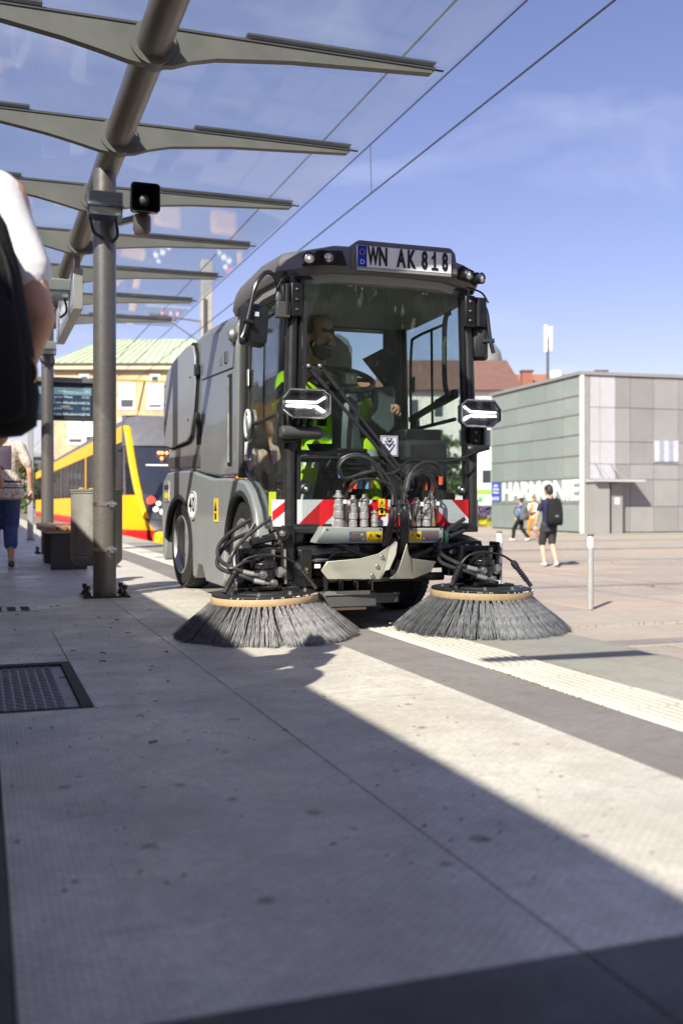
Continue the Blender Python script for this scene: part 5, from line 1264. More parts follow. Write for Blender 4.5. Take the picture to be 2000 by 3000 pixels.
hose([(2.223, 4.890, 0.711), (2.219, 4.878, 0.764), (2.194, 4.862, 0.802), (2.133, 4.846, 0.815), (2.079, 4.830, 0.779), (2.036, 4.814, 0.692), (2.019, 4.775, 0.622), (2.026, 4.781, 0.553), (2.025, 4.785, 0.484), (2.006, 4.805, 0.411)], 0.0088, 1)
hose([(2.288, 4.930, 0.747), (2.286, 4.918, 0.801), (2.255, 4.902, 0.851), (2.190, 4.886, 0.863), (2.128, 4.870, 0.841), (2.079, 4.854, 0.780), (2.042, 4.838, 0.692), (2.029, 4.781, 0.622), (2.031, 4.775, 0.553), (2.033, 4.785, 0.484), (2.006, 4.805, 0.411)], 0.0100, 1)
hose([(2.243, 4.875, 0.550), (2.243, 4.870, 0.657), (2.222, 4.850, 0.746), (2.174, 4.830, 0.794), (2.102, 4.810, 0.800), (2.048, 4.790, 0.761), (2.020, 4.780, 0.691), (2.008, 4.775, 0.605)], 0.0055, None)
hose([(2.117, 4.880, 0.551), (2.120, 4.850, 0.604), (2.150, 4.840, 0.648), (2.180, 4.830, 0.692), (2.191, 4.830, 0.745), (2.175, 4.820, 0.780), (2.129, 4.810, 0.804), (2.071, 4.800, 0.779), (2.035, 4.785, 0.709)], 0.0055, None)
#HE
TIE = mat('cable_tie', (.03, .03, .03), .4)
for (x, z, w_) in ((1.976, .645, .062), (1.973, .532, .055), (2.031, .718, .062), (2.031, .646, .062), (2.031, .534, .06)):
    MB().tube(spline([(x - w_ / 2, J + .012, z), (x - w_ / 4, J - .012, z), (x + w_ / 4, J - .012, z), (x + w_ / 2, J + .012, z), (x, J + .04, z)], 4, True), .0035, 6, close=True).build('cable_tie', TIE, sw)
for p in ((1.718, 4.835, 0.657), (2.135, 4.825, 0.645), (2.240, 4.860, 0.648)): MB().cbox(p, (.016, .006, .02), (0, .2, 0)).build('white_tag', WHITE, sw)
# yellow caution sticker between the bundles
cs_ = MB().box(1.932, 1.968, 4.918, 4.9195, .590, .672).build('caution_sticker', YELLOWL, sw)
q = MB()
for s_ in (-1, 1): q.loft([[(1.950 + s_ * .015, yy, .636), (1.950 + s_ * .0115, yy, .637), (1.950, yy, .660), (1.950, yy, .666)] for yy in (4.9165, 4.9175)])
q.box(1.935, 1.965, 4.9165, 4.9175, .634, .6365).box(1.948, 1.952, 4.9165, 4.9175, .641, .654)
q.lathe([(.009, 0), (.009, .001), (.006, .001), (.006, 0)], (1.950, 4.9178, .605), (0, -1, 0), n=14).ball((1.95, 4.917, .622), (.01, .0006, .006), 8, 4)
q.build('caution_print', RED40, cs_)

# steel deflector plates
def plate(name, pts, u0, th, m_=GALV, bolts=()):
    o = MB().loft([[(a, u_ + d, b) for a, u_, b in [(p[0], p[1], p[2]) for p in pts]] for d in (0, th)]).build(name, m_, sw, bev=.003)
    for b in bolts: MB().lathe([(.011, 0), (.011, .003), (.007, .009), (.002, .010)], b, (0, -1, 0), n=12).build('bolt', STEEL, o)
    return o
plate('deflector_plate', [(1.581, 4.800, 0.317), (1.609, 4.790, 0.362), (1.776, 4.770, 0.375), (1.869, 4.760, 0.398), (1.928, 4.760, 0.435), (1.906, 4.760, 0.332), (1.876, 4.760, 0.270), (1.610, 4.780, 0.275)], 0, .006, bolts=[(1.888, 4.757, 0.381), (1.862, 4.757, 0.335), (1.835, 4.757, 0.290)])
plate('deflector_wing', [(1.928, 4.755, 0.435), (1.955, 4.740, 0.462), (1.955, 4.720, 0.453), (1.948, 4.720, 0.393), (1.916, 4.730, 0.317), (1.898, 4.740, 0.313), (1.877, 4.752, 0.270), (1.904, 4.752, 0.333)], 0, .006)
plate('deflector_plate', [(2.007, 4.720, 0.449), (2.032, 4.760, 0.395), (2.055, 4.770, 0.370), (2.203, 4.800, 0.350), (2.174, 4.800, 0.297), (2.066, 4.780, 0.266), (1.932, 4.770, 0.270), (1.966, 4.740, 0.312)], 0, .006)
MB().bar((1.954, 4.780, 0.279), (1.984, 4.770, 0.365), .03, .02).cyl((1.942, 4.740, 0.307), (1.950, 4.760, 0.306), .012, n=10).build('linkage', BLKM, sw)
# dark undercarriage between the brushes
MB().box(1.50, 2.48, 5.05, 5.30, .30, .50).box(1.60, 2.38, 4.93, 5.05, .36, .44).box(1.95, 2.03, 4.80, 4.95, .28, .47).build('front_frame', BLKM, sw, bev=.006)
MB().cyl((1.50, 4.93, .40), (1.80, 4.86, .41), .035, n=14).build('swing_tube', BLKM, sw); MB().cyl((2.48, 4.93, .40), (2.2, 4.86, .41), .035, n=14).build('swing_tube', BLKM, sw)
MB().tube(spline([(1.66, 4.9, .44), (1.72, 4.84, .43), (1.80, 4.83, .39), (1.9, 4.86, .37), (1.95, 4.9, .36)], 5), .014, 9).tube(spline([(2.28, 4.92, .44), (2.22, 4.86, .42), (2.12, 4.85, .38), (2.05, 4.9, .36)], 5), .014, 9).build('ribbed_hose', HOSE, sw)
# suction mouth
sm = MB().box(1.615, 1.90, 4.86, 5.25, .125, .20).build('suction_mouth', DGREY, sw, bev=.006)
MB().box(1.62, 1.86, 4.852, 4.858, .188, .208).build('edge_strip', STEELD, sm)
MB().box(1.62, 1.84, 4.853, 4.859, .112, .124).build('rubber_lip', mat('brown_rubber', (.08, .05, .04), .7), sm)
MB().box(1.87, 2.03, 4.88, 4.90, .14, .192).box(1.87, 2.03, 4.86, 4.88, .184, .192).build('side_flap', DGREY, sm, bev=.003)
for k in range(4): MB().cyl((1.64 + k * .08, 4.9, .20), (1.64 + k * .08, 4.9, .30), .012, n=8).build('support_rod', BLKM, sm)
MB().cyl((1.64, 4.93, .265), (2.3, 4.93, .265), .022, n=10).build('cross_rod', BLKM, sw)
MB().box(1.75, 2.25, 5.2, 5.7, .10, .26).build('suction_duct', BLKMAT, sw)
MB().box(1.5, 1.56, 4.88, 5.05, .23, .42).cyl((1.56, 4.9, .36), (1.66, 4.88, .36), .012, n=8).build('arm_pivot', BLKM, sw, bev=.004)
MB().cyl((1.57, 4.87, .365), (1.64, 4.87, .365), .009, n=10).build('piston_rod', STEEL, sw)
hose([(1.64, 4.87, .365), (1.66, 4.855, .395), (1.72, 4.85, .41), (1.80, 4.86, .405), (1.9, 4.9, .40)], .008)
for z in (.30, .32): MB().lathe([(.009, 0), (.009, .006)], (1.53, 4.879, z), (0, -1, 0), n=6).build('bolt', BRS, sw)
MB().box(1.57, 1.60, 4.868, 4.872, .325, .345).build('type_label', WHITE, sw)

# side brushes
WOOD = mat('brush_wood', (.42, .30, .17), .6, var=.12, scale=30, bump=.15, bscale=150)
BR = mat('bristle', (.20, .20, .205), .38, var=.6, scale=45, spec=.8)
rg = np.random.default_rng(5)
def tuft_mesh(seed, r0, r1, z0):
    rg = np.random.default_rng(seed); mb = MB(); dr = rg.normal(0, .010); dl = rg.normal(0, .006)
    for k in range(44):
        q0 = rg.normal(0, .0034, 2); q1 = rg.normal(0, .013, 2) + np.array([0, .01 + dl]); rr = r1 + dr + rg.normal(0, .010); zz = max(.002, .006 + q1[0] * .6)
        cr_ = rg.uniform(0, 6.28)
        P = []
        for i in range(7):
            t_ = i / 6; w_ = .0012 * math.sin(cr_ + i * 1.9) * (t_ > 0)
            P.append((r0 + (rr - r0) * t_ + q0[0] * (1 - t_), q0[1] + (q1[1] - q0[1]) * t_ + w_, z0 + (zz - z0) * (t_ ** 1.06) + q0[0] * .5 + q1[0] * .5 * t_ * (1 - t_)))
        mb.tube(P, [.0020, .0018, .0017, .0016, .0015, .0014, .001], 3)
    return mb.mesh('bristle_tuft', BR, smooth=True, fix=False)
T_OUT = [tuft_mesh(k, .250, .433, .173) for k in range(9)]
T_IN = [tuft_mesh(20 + k, .215, .385, .173) for k in range(5)]
def rot_tuft(me, parent, c, a, tilt):
    M = Matrix.Translation(c) @ tilt @ Matrix.Rotation(a, 4, 'Z')
    return put(me, 'bristle_tuft', parent, M)
def side_brush(cx, cy, s_, tx, ty):
    tilt = Matrix.Rotation(tx, 4, 'X') @ Matrix.Rotation(ty, 4, 'Y')
    T = Matrix.Translation((cx, cy, 0)) @ tilt
    P = lambda x, y, z: T @ Vector((x * s_, y, z))
    b = MB().lathe([(.262, .171), (.264, .175), (.264, .200), (.262, .204), (.15, .204), (.15, .171)], (0, 0, 0), n=72)
    b.v = [T @ Vector(q) for q in b.v]
    br = b.build('side_brush', WOOD, sw)
    def sub(mb, name, m_, bev=0.0, kind=None):
        mb.v = [T @ Vector((q[0] * s_, q[1], q[2])) for q in mb.v]
        o = mb.build(name, m_, br, bev=bev)
        return o
    sub(MB().lathe([(.257, .2045), (.258, .212), (.255, .216), (.17, .2165), (.165, .223), (.02, .223)], n=64), 'brush_plate', mat('plate_black', (.02, .02, .021), .5, .3, var=.3, scale=8, dirt=.3))
    n = 62
    for k in range(n):
        rot_tuft(RND.choice(T_OUT), br, (cx, cy, 0), 2 * PI * (k + RND.uniform(-.15, .15)) / n, tilt)
    for k in range(62): rot_tuft(RND.choice(T_IN), br, (cx, cy, 0), 2 * PI * (k + .5 + RND.uniform(-.15, .15)) / 62, tilt)
    # scraps caught under the plate
    sc = MB()
    for k in range(26):
        a = -PI / 2 + RND.uniform(-1.1, 1.3); r_ = .259
        sc.cbox((r_ * math.cos(a), r_ * math.sin(a), .209), (RND.uniform(.004, .014), .004, .003), (RND.random(), RND.random(), a))
    sub(sc, 'trapped_scraps', mat('scrap', (.5, .48, .42), .8))
    for k in range(8):
        a = 2 * PI * (k + .5) / 8
        sub(MB().lathe([(.014, 0), (.014, .003), (.009, .0031), (.009, .014), (.004, .015)], (.2 * math.cos(a), .2 * math.sin(a), .217), n=8), 'bolt', STEEL)
    # motor, bracket
    sub(MB().box(-.07, .07, -.06, .07, .225, .25).lathe([(.058, .25), (.058, .33), (.066, .332), (.066, .36), (.05, .365), (.05, .40), (.03, .405)], n=24), 'brush_motor', BLKM, .004)
    sub(MB().box(-.115, .105, .085, .10, .23, .43).box(-.12, -.104, .0, .099, .26, .43).box(.09, .106, .0, .099, .26, .45).box(-.10, .12, .02, .084, .40, .43), 'motor_bracket', BLKM, .005)
    sub(MB().lathe([(.026, 0), (.026, .02), (.013, .021), (.013, .03)], (.075, -.005, .31), (0, -1, 0), n=16).box(.045, .055, -.01, .06, .25, .42).box(.102, .112, -.01, .06, .25, .42), 'pivot_bolt', STEELD)
    for z, x, y0 in ((.305, -.02, -.06), (.262, .028, -.075)):
        sub(MB().lathe([(.022, 0), (.022, .012), (.015, .013), (.015, .02)], (x, y0 + .01, z), (0, -1, 0), n=6), 'fitting', STEEL)
        sub(MB().tube(spline([(x, y0, z), (x - .006, y0 - .025, z - .002), (x - .03, y0 - .035, z + .002), (x - .06, y0 - .03, z + .008)], 4), .0085, 10), 'steel_pipe', STEEL)
        sub(MB().tube([(x - .055, y0 - .031, z + .007), (x - .105, y0 - .02, z + .02)], .0135, 12), 'hose_ferrule', STEELD)
        sub(MB().tube(spline([(x - .1, y0 - .021, z + .019), (x - .16, y0 - .0, z + .045), (-.215, .03, z + .08), (-.20, .09, z + .14), (-.13, .14, z + .20), (-.02, .17, z + .24 + (.02 if z > .28 else 0))], 5), .0105, 10), 'brush_hose', HOSE)
    # ribbed spray nozzles
    for x0, z0, x1, z1, yy in ((-.15, .335, -.225, .232, -.06), (.155, .345, .235, .225, -.05)):
        a, b_ = Vector((x0, yy, z0)), Vector((x1, yy - .05, z1)); d = (b_ - a); L_ = d.length; d.normalize()
        pr = [(.008, -.01), (.017, 0), (.017, .03)]
        for k in range(6):
            s0 = .034 + k * (L_ - .07) / 6; pr += [(.011, s0), (.015, s0 + .003), (.015, s0 + .008), (.011, s0 + .011)]
        pr += [(.011, L_ - .03), (.011, L_), (.006, L_)]
        sub(MB().lathe(pr, a, d, n=14), 'spray_nozzle', BLACK)
    sub(MB().tube(spline([(-.15, -.06, .34), (-.10, -.06, .385), (-.02, -.065, .40), (.08, -.06, .385), (.155, -.05, .348)], 5), .006, 8), 'spray_line', BLACK)
    sub(MB().tube(spline([(.08, -.02, .223), (.13, -.04, .232), (.16, -.05, .228)], 3), .008, 8), 'spray_pipe', BLACK)
    sub(MB().box(.09, .15, -.06, -.03, .218, .236), 'clamp', BLKM, .002)
    sub(MB().box(-.16, -.1, -.02, .02, .217, .235), 'clamp', BLKM, .002)
    return br
bl_ = side_brush(1.316, 4.865, 1, R(0.6), R(-1.6))
br_ = side_brush(2.436, 4.76, 1, R(0.6), R(.8))
# arm and lift cylinder of the left brush
MB().loft([[(a, u_, b) for a, b in ((1.20, .47), (1.44, .43), (1.46, .26), (1.40, .25), (1.385, .385), (1.24, .385), (1.21, .44))] for u_ in (4.915, 4.93)]).build('brush_arm_plate', mat('arm_grey', (.06, .06, .062), .4, .4, dirt=.1), sw, bev=.003)
MB().box(1.30, 1.50, 4.935, 5.0, .36, .42).box(1.42, 1.475, 4.9, 4.96, .26, .54).build('brush_arm', BLKM, sw, bev=.006)
lc = MB().cyl((1.244, 4.870, 0.456), (1.414, 4.900, 0.494), .021, n=18).build('lift_cylinder', BLKM, sw)
MB().cyl((1.404, 4.865, 0.500), (1.425, 4.940, 0.498), .034, n=20).build('cylinder_eye', BLKM, lc)
MB().lathe([(.018, 0), (.014, .008), (.009, .0082), (.007, .014)], (1.403, 4.864, 0.500), (0, -1, 0), n=12).build('eye_bolt', STEEL, lc)
for p in ((1.286, 4.880, 0.466), (1.366, 4.892, 0.483)): MB().lathe([(.0225, 0), (.0225, .014)], p, Vector((1.414, 4.900, 0.494)) - Vector((1.244, 4.870, 0.456)), n=18).build('cylinder_band', STEELD, lc)
MB().cyl((1.354, 4.880, 0.512), (1.348, 4.880, 0.564), .008, n=10).build('cylinder_fitting', STEEL, lc); MB().cyl((1.269, 4.880, 0.506), (1.265, 4.880, 0.548), .008, n=10).build('cylinder_fitting', STEEL, lc)
hose([(1.348, 4.880, 0.568), (1.313, 4.870, 0.553), (1.250, 4.860, 0.510), (1.185, 4.840, 0.458), (1.142, 4.820, 0.410), (1.125, 4.820, 0.365)], .0085)
hose([(1.265, 4.880, 0.550), (1.235, 4.870, 0.507), (1.179, 4.850, 0.448), (1.141, 4.830, 0.397), (1.124, 4.830, 0.361)], .0085)
hose([(1.124, 4.830, 0.361), (1.120, 4.800, 0.338), (1.148, 4.790, 0.343), (1.201, 4.800, 0.369), (1.299, 4.850, 0.373)], .0085)
# right brush arm
MB().box(2.30, 2.43, 4.86, 4.95, .27, .43).box(2.34, 2.50, 4.88, 4.92, .40, .44).build('brush_arm', BLKM, sw, bev=.006)
pb = MB().loft([[(a, u_, b) for a, b in ((2.33, .28), (2.325, .44), (2.34, .455), (2.46, .455), (2.47, .42), (2.50, .42), (2.51, .28), (2.47, .28), (2.46, .40), (2.38, .40), (2.365, .28))] for u_ in (4.80, 4.815)]).build('brush_arm_plate', BLKM, sw, bev=.003)
for p in ((2.375, 4.798, .425), (2.43, 4.798, .427), (2.315, 4.858, .395), (2.33, 4.858, .4)): MB().lathe([(.013, 0), (.012, .006), (.005, .008)], p, (0, -1, 0), n=10).build('bolt', STEEL, pb)
MB().tube(spline([(2.25, 4.97, .45), (2.34, 4.95, .47), (2.45, 4.97, .46), (2.55, 5.02, .43)], 5), .02, 10).build('arm_hose', HOSE, sw)
MB().box(2.285, 2.305, 4.87, 4.89, .43, .50).build('green_clip', mat('clip_green', (.02, .10, .06), .5), sw)

# interior
seat = MB().loft([[(1.63, u_, z), (2.13, u_, z), (2.13, u_, z - .12), (1.63, u_, z - .12)] for u_, z in ((5.38, .90), (5.45, .92), (5.85, .90))]).build('seat', INT, sw, bev=.03)
MB().loft([[(1.65, u_, z), (2.11, u_, z), (2.11, u_ + .09, z), (1.65, u_ + .09, z)] for u_, z in ((5.79, .93), (5.82, 1.3), (5.84, 1.42))]).build('backrest', INT, seat, bev=.03)
MB().loft([[(CV - .02 + a * k, u_, z) for a, z_ in ((0, 0),) for _ in (0,)] for u_, z, k in ((0, 0, 0),)] if False else [[(1.90 + .16 * math.cos(t_) * k + .06, y, 1.50 + .17 * math.sin(t_) * k) for t_ in [2 * PI * i / 20 for i in range(20)]] for y, k in ((5.835, .85), (5.84, 1), (5.90, 1), (5.91, .9))]).build('headrest', mat('seat_grey', (.30, .31, .32), .6), seat)
# steering column and wheel
COLM = mat('console_grey', (.10, .125, .125), .42, var=.1, coat=.2)
co = MB().loft([[(1.91 + a * w_, u_ + b, z) for a, b in ((-1, .06), (-.7, -.02), (0, -.05), (.7, -.02), (1, .06), (0, .1))] for z, w_, u_ in ((.86, .10, 5.30), (1.0, .085, 5.30), (1.15, .08, 5.32), (1.27, .085, 5.36), (1.33, .07, 5.39))]).build('steering_column', COLM, sw, bev=.01)
for k in range(6): MB().loft([[(1.91 + (a * .14) * (1 - k * .05), 5.30 + b * .10 * (1 - k * .05), z) for a, b in ((-1, 1), (-.8, -.8), (.8, -.8), (1, 1))] for z in (.80 + k * .026, .818 + k * .026)]).build('bellows', BLACK, co, bev=.006)
wc, wn = Vector((1.90, 5.42, 1.345)), Vector((0, -.45, .9)).normalized()
wx_ = Vector((1, 0, 0)); wy_ = wn.cross(wx_)
MB().tube([wc + wx_ * .185 * math.cos(a) + wy_ * .185 * math.sin(a) for a in [2 * PI * k / 40 for k in range(40)]], .016, 10, close=True).build('steering_wheel', BLACK, co)
MB().bar(wc - wx_ * .18, wc + wx_ * .18, .04, .012, wn).bar(wc, wc + wy_ * .18, .04, .012, wn).cyl(wc - wn * .03, wc + wn * .008, .05, n=16).build('wheel_spokes', BLACK, co)
MB().box(1.86, 1.96, 5.30, 5.32, 1.30, 1.37).build('instrument', DGREY, co, bev=.008)
# side console with screen, dash tray
MB().loft([[(a, u_, b) for a, b in ((2.06, 1.12), (2.08, 1.30), (2.19, 1.31), (2.205, 1.27), (2.20, 1.08), (2.16, 1.04))] for u_ in (5.35, 5.38)]).build('tablet_screen', COLM, sw, bev=.008)
MB().tube([(2.06, 5.38, 1.27), (1.98, 5.42, 1.23), (1.97, 5.45, 1.15)], .022, 10).build('screen_arm', DGREY, sw)
MB().box(2.18, 2.44, 5.15, 5.8, .56, 1.0).build('side_console', INT, sw, bev=.03)
MB().box(2.20, 2.42, 5.2, 5.5, .995, 1.06).build('control_panel', BLACK, sw, bev=.01)
MB().box(1.53, 1.76, 5.06, 5.16, .90, .925).build('dash_tray', COLM, sw, bev=.005)
MB().lathe([(.06, 0), (.075, .03), (.078, .032)], (1.68, 5.1, .926), n=20).build('dash_speaker', mat('mesh_black', (.03, .035, .035), .7, bump=.4, bscale=300), sw)
MB().box(1.53, 2.45, 5.03, 5.07, .862, .888).build('dash_bar', BLACK, sw)
MB().tube(spline([(2.44, 5.14, 1.70), (2.415, 5.13, 1.68), (2.40, 5.12, 1.60), (2.40, 5.12, 1.35), (2.415, 5.13, 1.27), (2.44, 5.14, 1.25)], 4), .014, 10).build('grab_rail', DGREY, sw)
MB().box(1.99, 2.03, 5.90, 5.93, 1.08, 1.70).build('seat_belt', mat('belt_olive', (.20, .16, .03), .7), sw)
MB().box(1.95, 2.06, 5.86, 5.90, 1.56, 1.61).tube([(2.06, 5.88, 1.60), (2.11, 5.88, 1.61), (2.115, 5.88, 1.57), (2.06, 5.88, 1.565)], .004, 6).build('rear_latch', BLACK, sw)

# ---------------------------------------------------------------- people
CLOTH = lambda name, c, **k: mat(name, c, .85, var=k.pop('var', .12), scale=k.pop('scale', 9), bump=k.pop('bump', .25), bscale=k.pop('bscale', 26), spec=.2, **k)
HAIRM = mat('hair_dark', (.014, .011, .01), .6, var=.4, scale=60, bump=.5, bscale=120)
SKIN2 = mat('skin_tan', (.60, .345, .235), .5, var=.1, scale=14, sub=.1)
EYEW = mat('eye_white', (.7, .68, .65), .2)
SHOEW = mat('shoe_white', (.75, .75, .74), .5)
def hand_parts(mb, w_, d, n_, mi, s_=1.0, curl=.7, side=1):
    """palm at wrist w_, pointing along d, palm facing n_; fingers bend towards n_"""
    w_, d, n_ = Vector(w_), Vector(d).normalized(), Vector(n_); n_ = (n_ - d * n_.dot(d)).normalized(); x = d.cross(n_) * side
    mb.mi = mi
    mb.capsule(w_ - d * .01, w_ + d * .075 * s_, .026 * s_, .036 * s_, 10, (1, 1))
    base = w_ + d * .085 * s_
    for k, (off, ln) in enumerate(((-.030, .068), (-.010, .078), (.011, .072), (.031, .056))):
        p = base + x * off * s_; a = d
        for j in range(3):
            ang = curl * (.35 + .35 * j); dd = (d * math.cos(ang) + n_ * math.sin(ang)).normalized()
            q = p + dd * ln * s_ * (.45, .32, .25)[j]
            mb.capsule(p, q, .0092 * s_ * (1 - .1 * j), .0085 * s_ * (1 - .1 * j), 7); p = q
    p = w_ + d * .02 * s_ - x * .03 * s_
    for j in range(2):
        dd = (d * (.6 + .3 * j) - x * (.7 - .5 * j) + n_ * .35).normalized(); q = p + dd * .038 * s_
        mb.capsule(p, q, .012 * s_, .010 * s_, 7); p = q
def person(label, loc, rz, mats, parts, hands=(), voxel=.013, smooth=5, rings=(), extra=None):
    """parts: (a, b, ra, rb, material index, flat); one continuous remeshed body with clothes as material regions"""
    t = thing('person', label, 'person', loc, rz, local=True)
    src = MB()
    for p in parts:
        src.mi = p[4]
        if len(p[0]) == 3 and not isinstance(p[1], (int, float)) and len(p) >= 5 and p[2] is not None: src.capsule(p[0], p[1], p[2], p[3], 16, p[5] if len(p) > 5 else (1, 1))
        else: src.ball(p[0], p[1], 18, 12)
    for mi, rg_ in rings:
        src.mi = mi
        src.loft([[(cx + rx * math.cos(a), cy + ry * math.sin(a), z) for a in [2 * PI * k / 24 for k in range(24)]] for z, cx, cy, rx, ry in rg_])
    me = src.mesh('src', mats, None, False)
    bv = BVHTree.FromPolygons([v.co for v in me.vertices], [tuple(p.vertices) for p in me.polygons])
    o = bpy.data.objects.new('tmp_body', me); COL.objects.link(o)
    md = o.modifiers.new('r', 'REMESH'); md.mode = 'VOXEL'; md.voxel_size = voxel
    ms = o.modifiers.new('s', 'SMOOTH'); ms.iterations = smooth; ms.factor = .5
    dg_ = bpy.context.evaluated_depsgraph_get()
    m2 = bpy.data.meshes.new_from_object(o.evaluated_get(dg_))
    vs = [v.co.copy() for v in m2.vertices]; fs = [list(p.vertices) for p in m2.polygons]
    mi = []
    for p in m2.polygons:
        h = bv.find_nearest(p.center); mi.append(src.m[h[2]])
    bpy.data.objects.remove(o); bpy.data.meshes.remove(m2); bpy.data.meshes.remove(me)
    mb = MB(); mb.v = [tuple(v) for v in vs]; mb.f = fs; mb.m = mi
    for h in hands: hand_parts(mb, **h)
    bd_ = mb.build('body', mats, t, fix=False, ang=60)
    return t
def standing(h=1.75, lf=0.0, rf=0.0, larm=None, rarm=None, top=1, low=2, shoe=3, sleeve=.55, shorts=None, slim=1.0, lean=0.0, wide=1.0, skirt=0.0, lift=(0, 0), head_turn=0.0, flare=1.0):
    """facing +y; returns capsules, rings, hand specs (skin 0, top, low, shoe)"""
    k = h / 1.75; P = []
    hip = {-1: Vector((-.092, 0, .90)), 1: Vector((.092, 0, .90))}
    for s_, f_, lf_ in ((-1, lf, lift[0]), (1, rf, lift[1])):
        a = hip[s_]; ank = Vector((s_ * .095, f_, .09 + lf_)); mid = (a + ank) / 2
        dist = (a - ank).length; bend = math.sqrt(max(0.0004, .445 ** 2 - (min(dist, .885) / 2) ** 2))
        kn = mid + Vector((0, bend, .0)) ; kn.z = min(kn.z + .0, .52)
        tl = low
        if shorts is None:
            P += [(a, kn, .088 * wide, .064 * flare, tl), (kn, ank + Vector((0, 0, .03)), .062 * flare, .050 * flare, tl)]
        else:
            e = a.lerp(kn, min(1, shorts))
            P += [(a, kn, .078, .052, 0), (a, e, .098 * wide, .085 * wide, tl), (kn, kn.lerp(ank, .35), .05, .056, 0), (kn.lerp(ank, .35), ank, .056, .034, 0)]
            if shorts > 1.0: e2 = kn.lerp(ank, shorts - 1); P += [(kn, e2, .07 * wide, .064 * wide, tl)]
        tp = Vector((0, .15, -.045)) if lf_ < .03 else Vector((0, .12, -.10))
        P += [(ank + Vector((0, -.035, -.04)), ank + tp, .042, .034, shoe, (1, .95))]
    L_ = lambda z: lean * (z - .9)
    R_ = [(.86, 0, -.005, .165 * wide, .115), (.95, L_(.95), 0, .158 * wide, .112), (1.08, L_(1.08), .005, .145 * wide, .105), (1.22, L_(1.22), .005, .160 * slim, .112), (1.34, L_(1.34), 0, .172 * slim, .11), (1.42, L_(1.42), -.005, .15 * slim, .09), (1.47, L_(1.47), -.01, .075, .06)]
    if skirt: R_ = [(.86 - skirt, 0, 0, .20 * wide, .16), (.88, 0, 0, .20 * wide, .158), (.98, 0, 0, .18 * wide, .14)] + R_[2:]
    rings = [(top, R_), (low, [(.76, 0, 0, .145 * wide, .10), (.84, 0, 0, .15 * wide, .105), (.87, 0, 0, .12 * wide, .09)])]
    lx = L_(1.45)
    P += [((lx, -.005, 1.44), (lx, .012, 1.56), .052, .05, 0)]
    hc = Vector((lx, .02, 1.635))
    P += [(hc, (.075, .095, .115), None, None, 0), (hc + Vector((0, .02, -.065)), (.055, .068, .06), None, None, 0)]
    fw = Matrix.Rotation(head_turn, 3, 'Z') @ Vector((0, 1, 0)); sd_ = Vector((fw.y, -fw.x, 0))
    P += [(hc + fw * .098 + Vector((0, 0, -.02)), (.014, .018, .02), None, None, 0)]
    for s_ in (-1, 1): P += [(hc + sd_ * s_ * .077 + Vector((0, 0, -.01)), (.012, .02, .03), None, None, 0)]
    hands = []
    for s_, arm in ((-1, larm), (1, rarm)):
        sh = Vector((s_ * .175 * slim + L_(1.4), 0, 1.395))
        el, wr, nd = arm if arm else (Vector((s_ * .24, -.03, 1.12)), Vector((s_ * .25, .04, .87)), Vector((0, .1, -1)))
        el, wr = Vector(el), Vector(wr)
        P += [(sh, el, .048, .038, 0), (el, wr, .039, .026, 0), (sh + Vector((-s_ * .03, 0, .0)), sh.lerp(el, sleeve), .066, .060 if sleeve < .9 else .05, top)]
        if sleeve > .95: P += [(el, el.lerp(wr, .9), .05, .042, top)]
        hands.append(dict(w_=wr, d=nd, n_=Vector((-s_, .3, 0)), mi=0, side=s_))
    Q = []
    for p in P: Q.append(tuple((tuple(Vector(p[0]) * k), (tuple(Vector(p[1]) * k) if p[2] is not None else tuple(q * k for q in p[1])), (p[2] * k if p[2] is not None else None), (p[3] * k if p[3] is not None else None), *p[4:])))
    rings = [(m_, [tuple(q * k for q in r) for r in rr]) for m_, rr in rings]
    for h_ in hands: h_['w_'] = h_['w_'] * k; h_['s_'] = k
    return Q, rings, hands, hc * k, k
def hair(t, hc, k, m_, yaw=0.0, low=-.03, back=-.09, vol=1.07, top=0.0):
    mb = MB(); n, kk = 28, 18; rg = np.random.default_rng(3)
    rings = []
    for i in range(kk + 1):
        th = PI * i / kk; ring = []
        for j in range(n):
            a = 2 * PI * j / n
            d = Vector((math.sin(th) * math.cos(a), math.sin(th) * math.sin(a), math.cos(th)))
            f_ = max(0, d.y)
            lim = low + (.09) * f_ ** .7 if d.y > -.2 else back
            p = Vector((d.x * .078 * vol, d.y * .098 * vol - .006, d.z * .118 * vol + top * max(0, d.z)))
            if p.z < lim:
                p = Vector((d.x * .05, d.y * .06 - .01, max(p.z, lim) if p.z < lim else p.z)); p.z = lim + .004
            r_ = 1 + float(rg.normal(0, .014))
            ring.append(hc + (Matrix.Rotation(yaw, 3, 'Z') @ p) * k * r_)
        rings.append(ring)
    mb.loft(rings); return mb.build('hair', m_, t, ang=80)
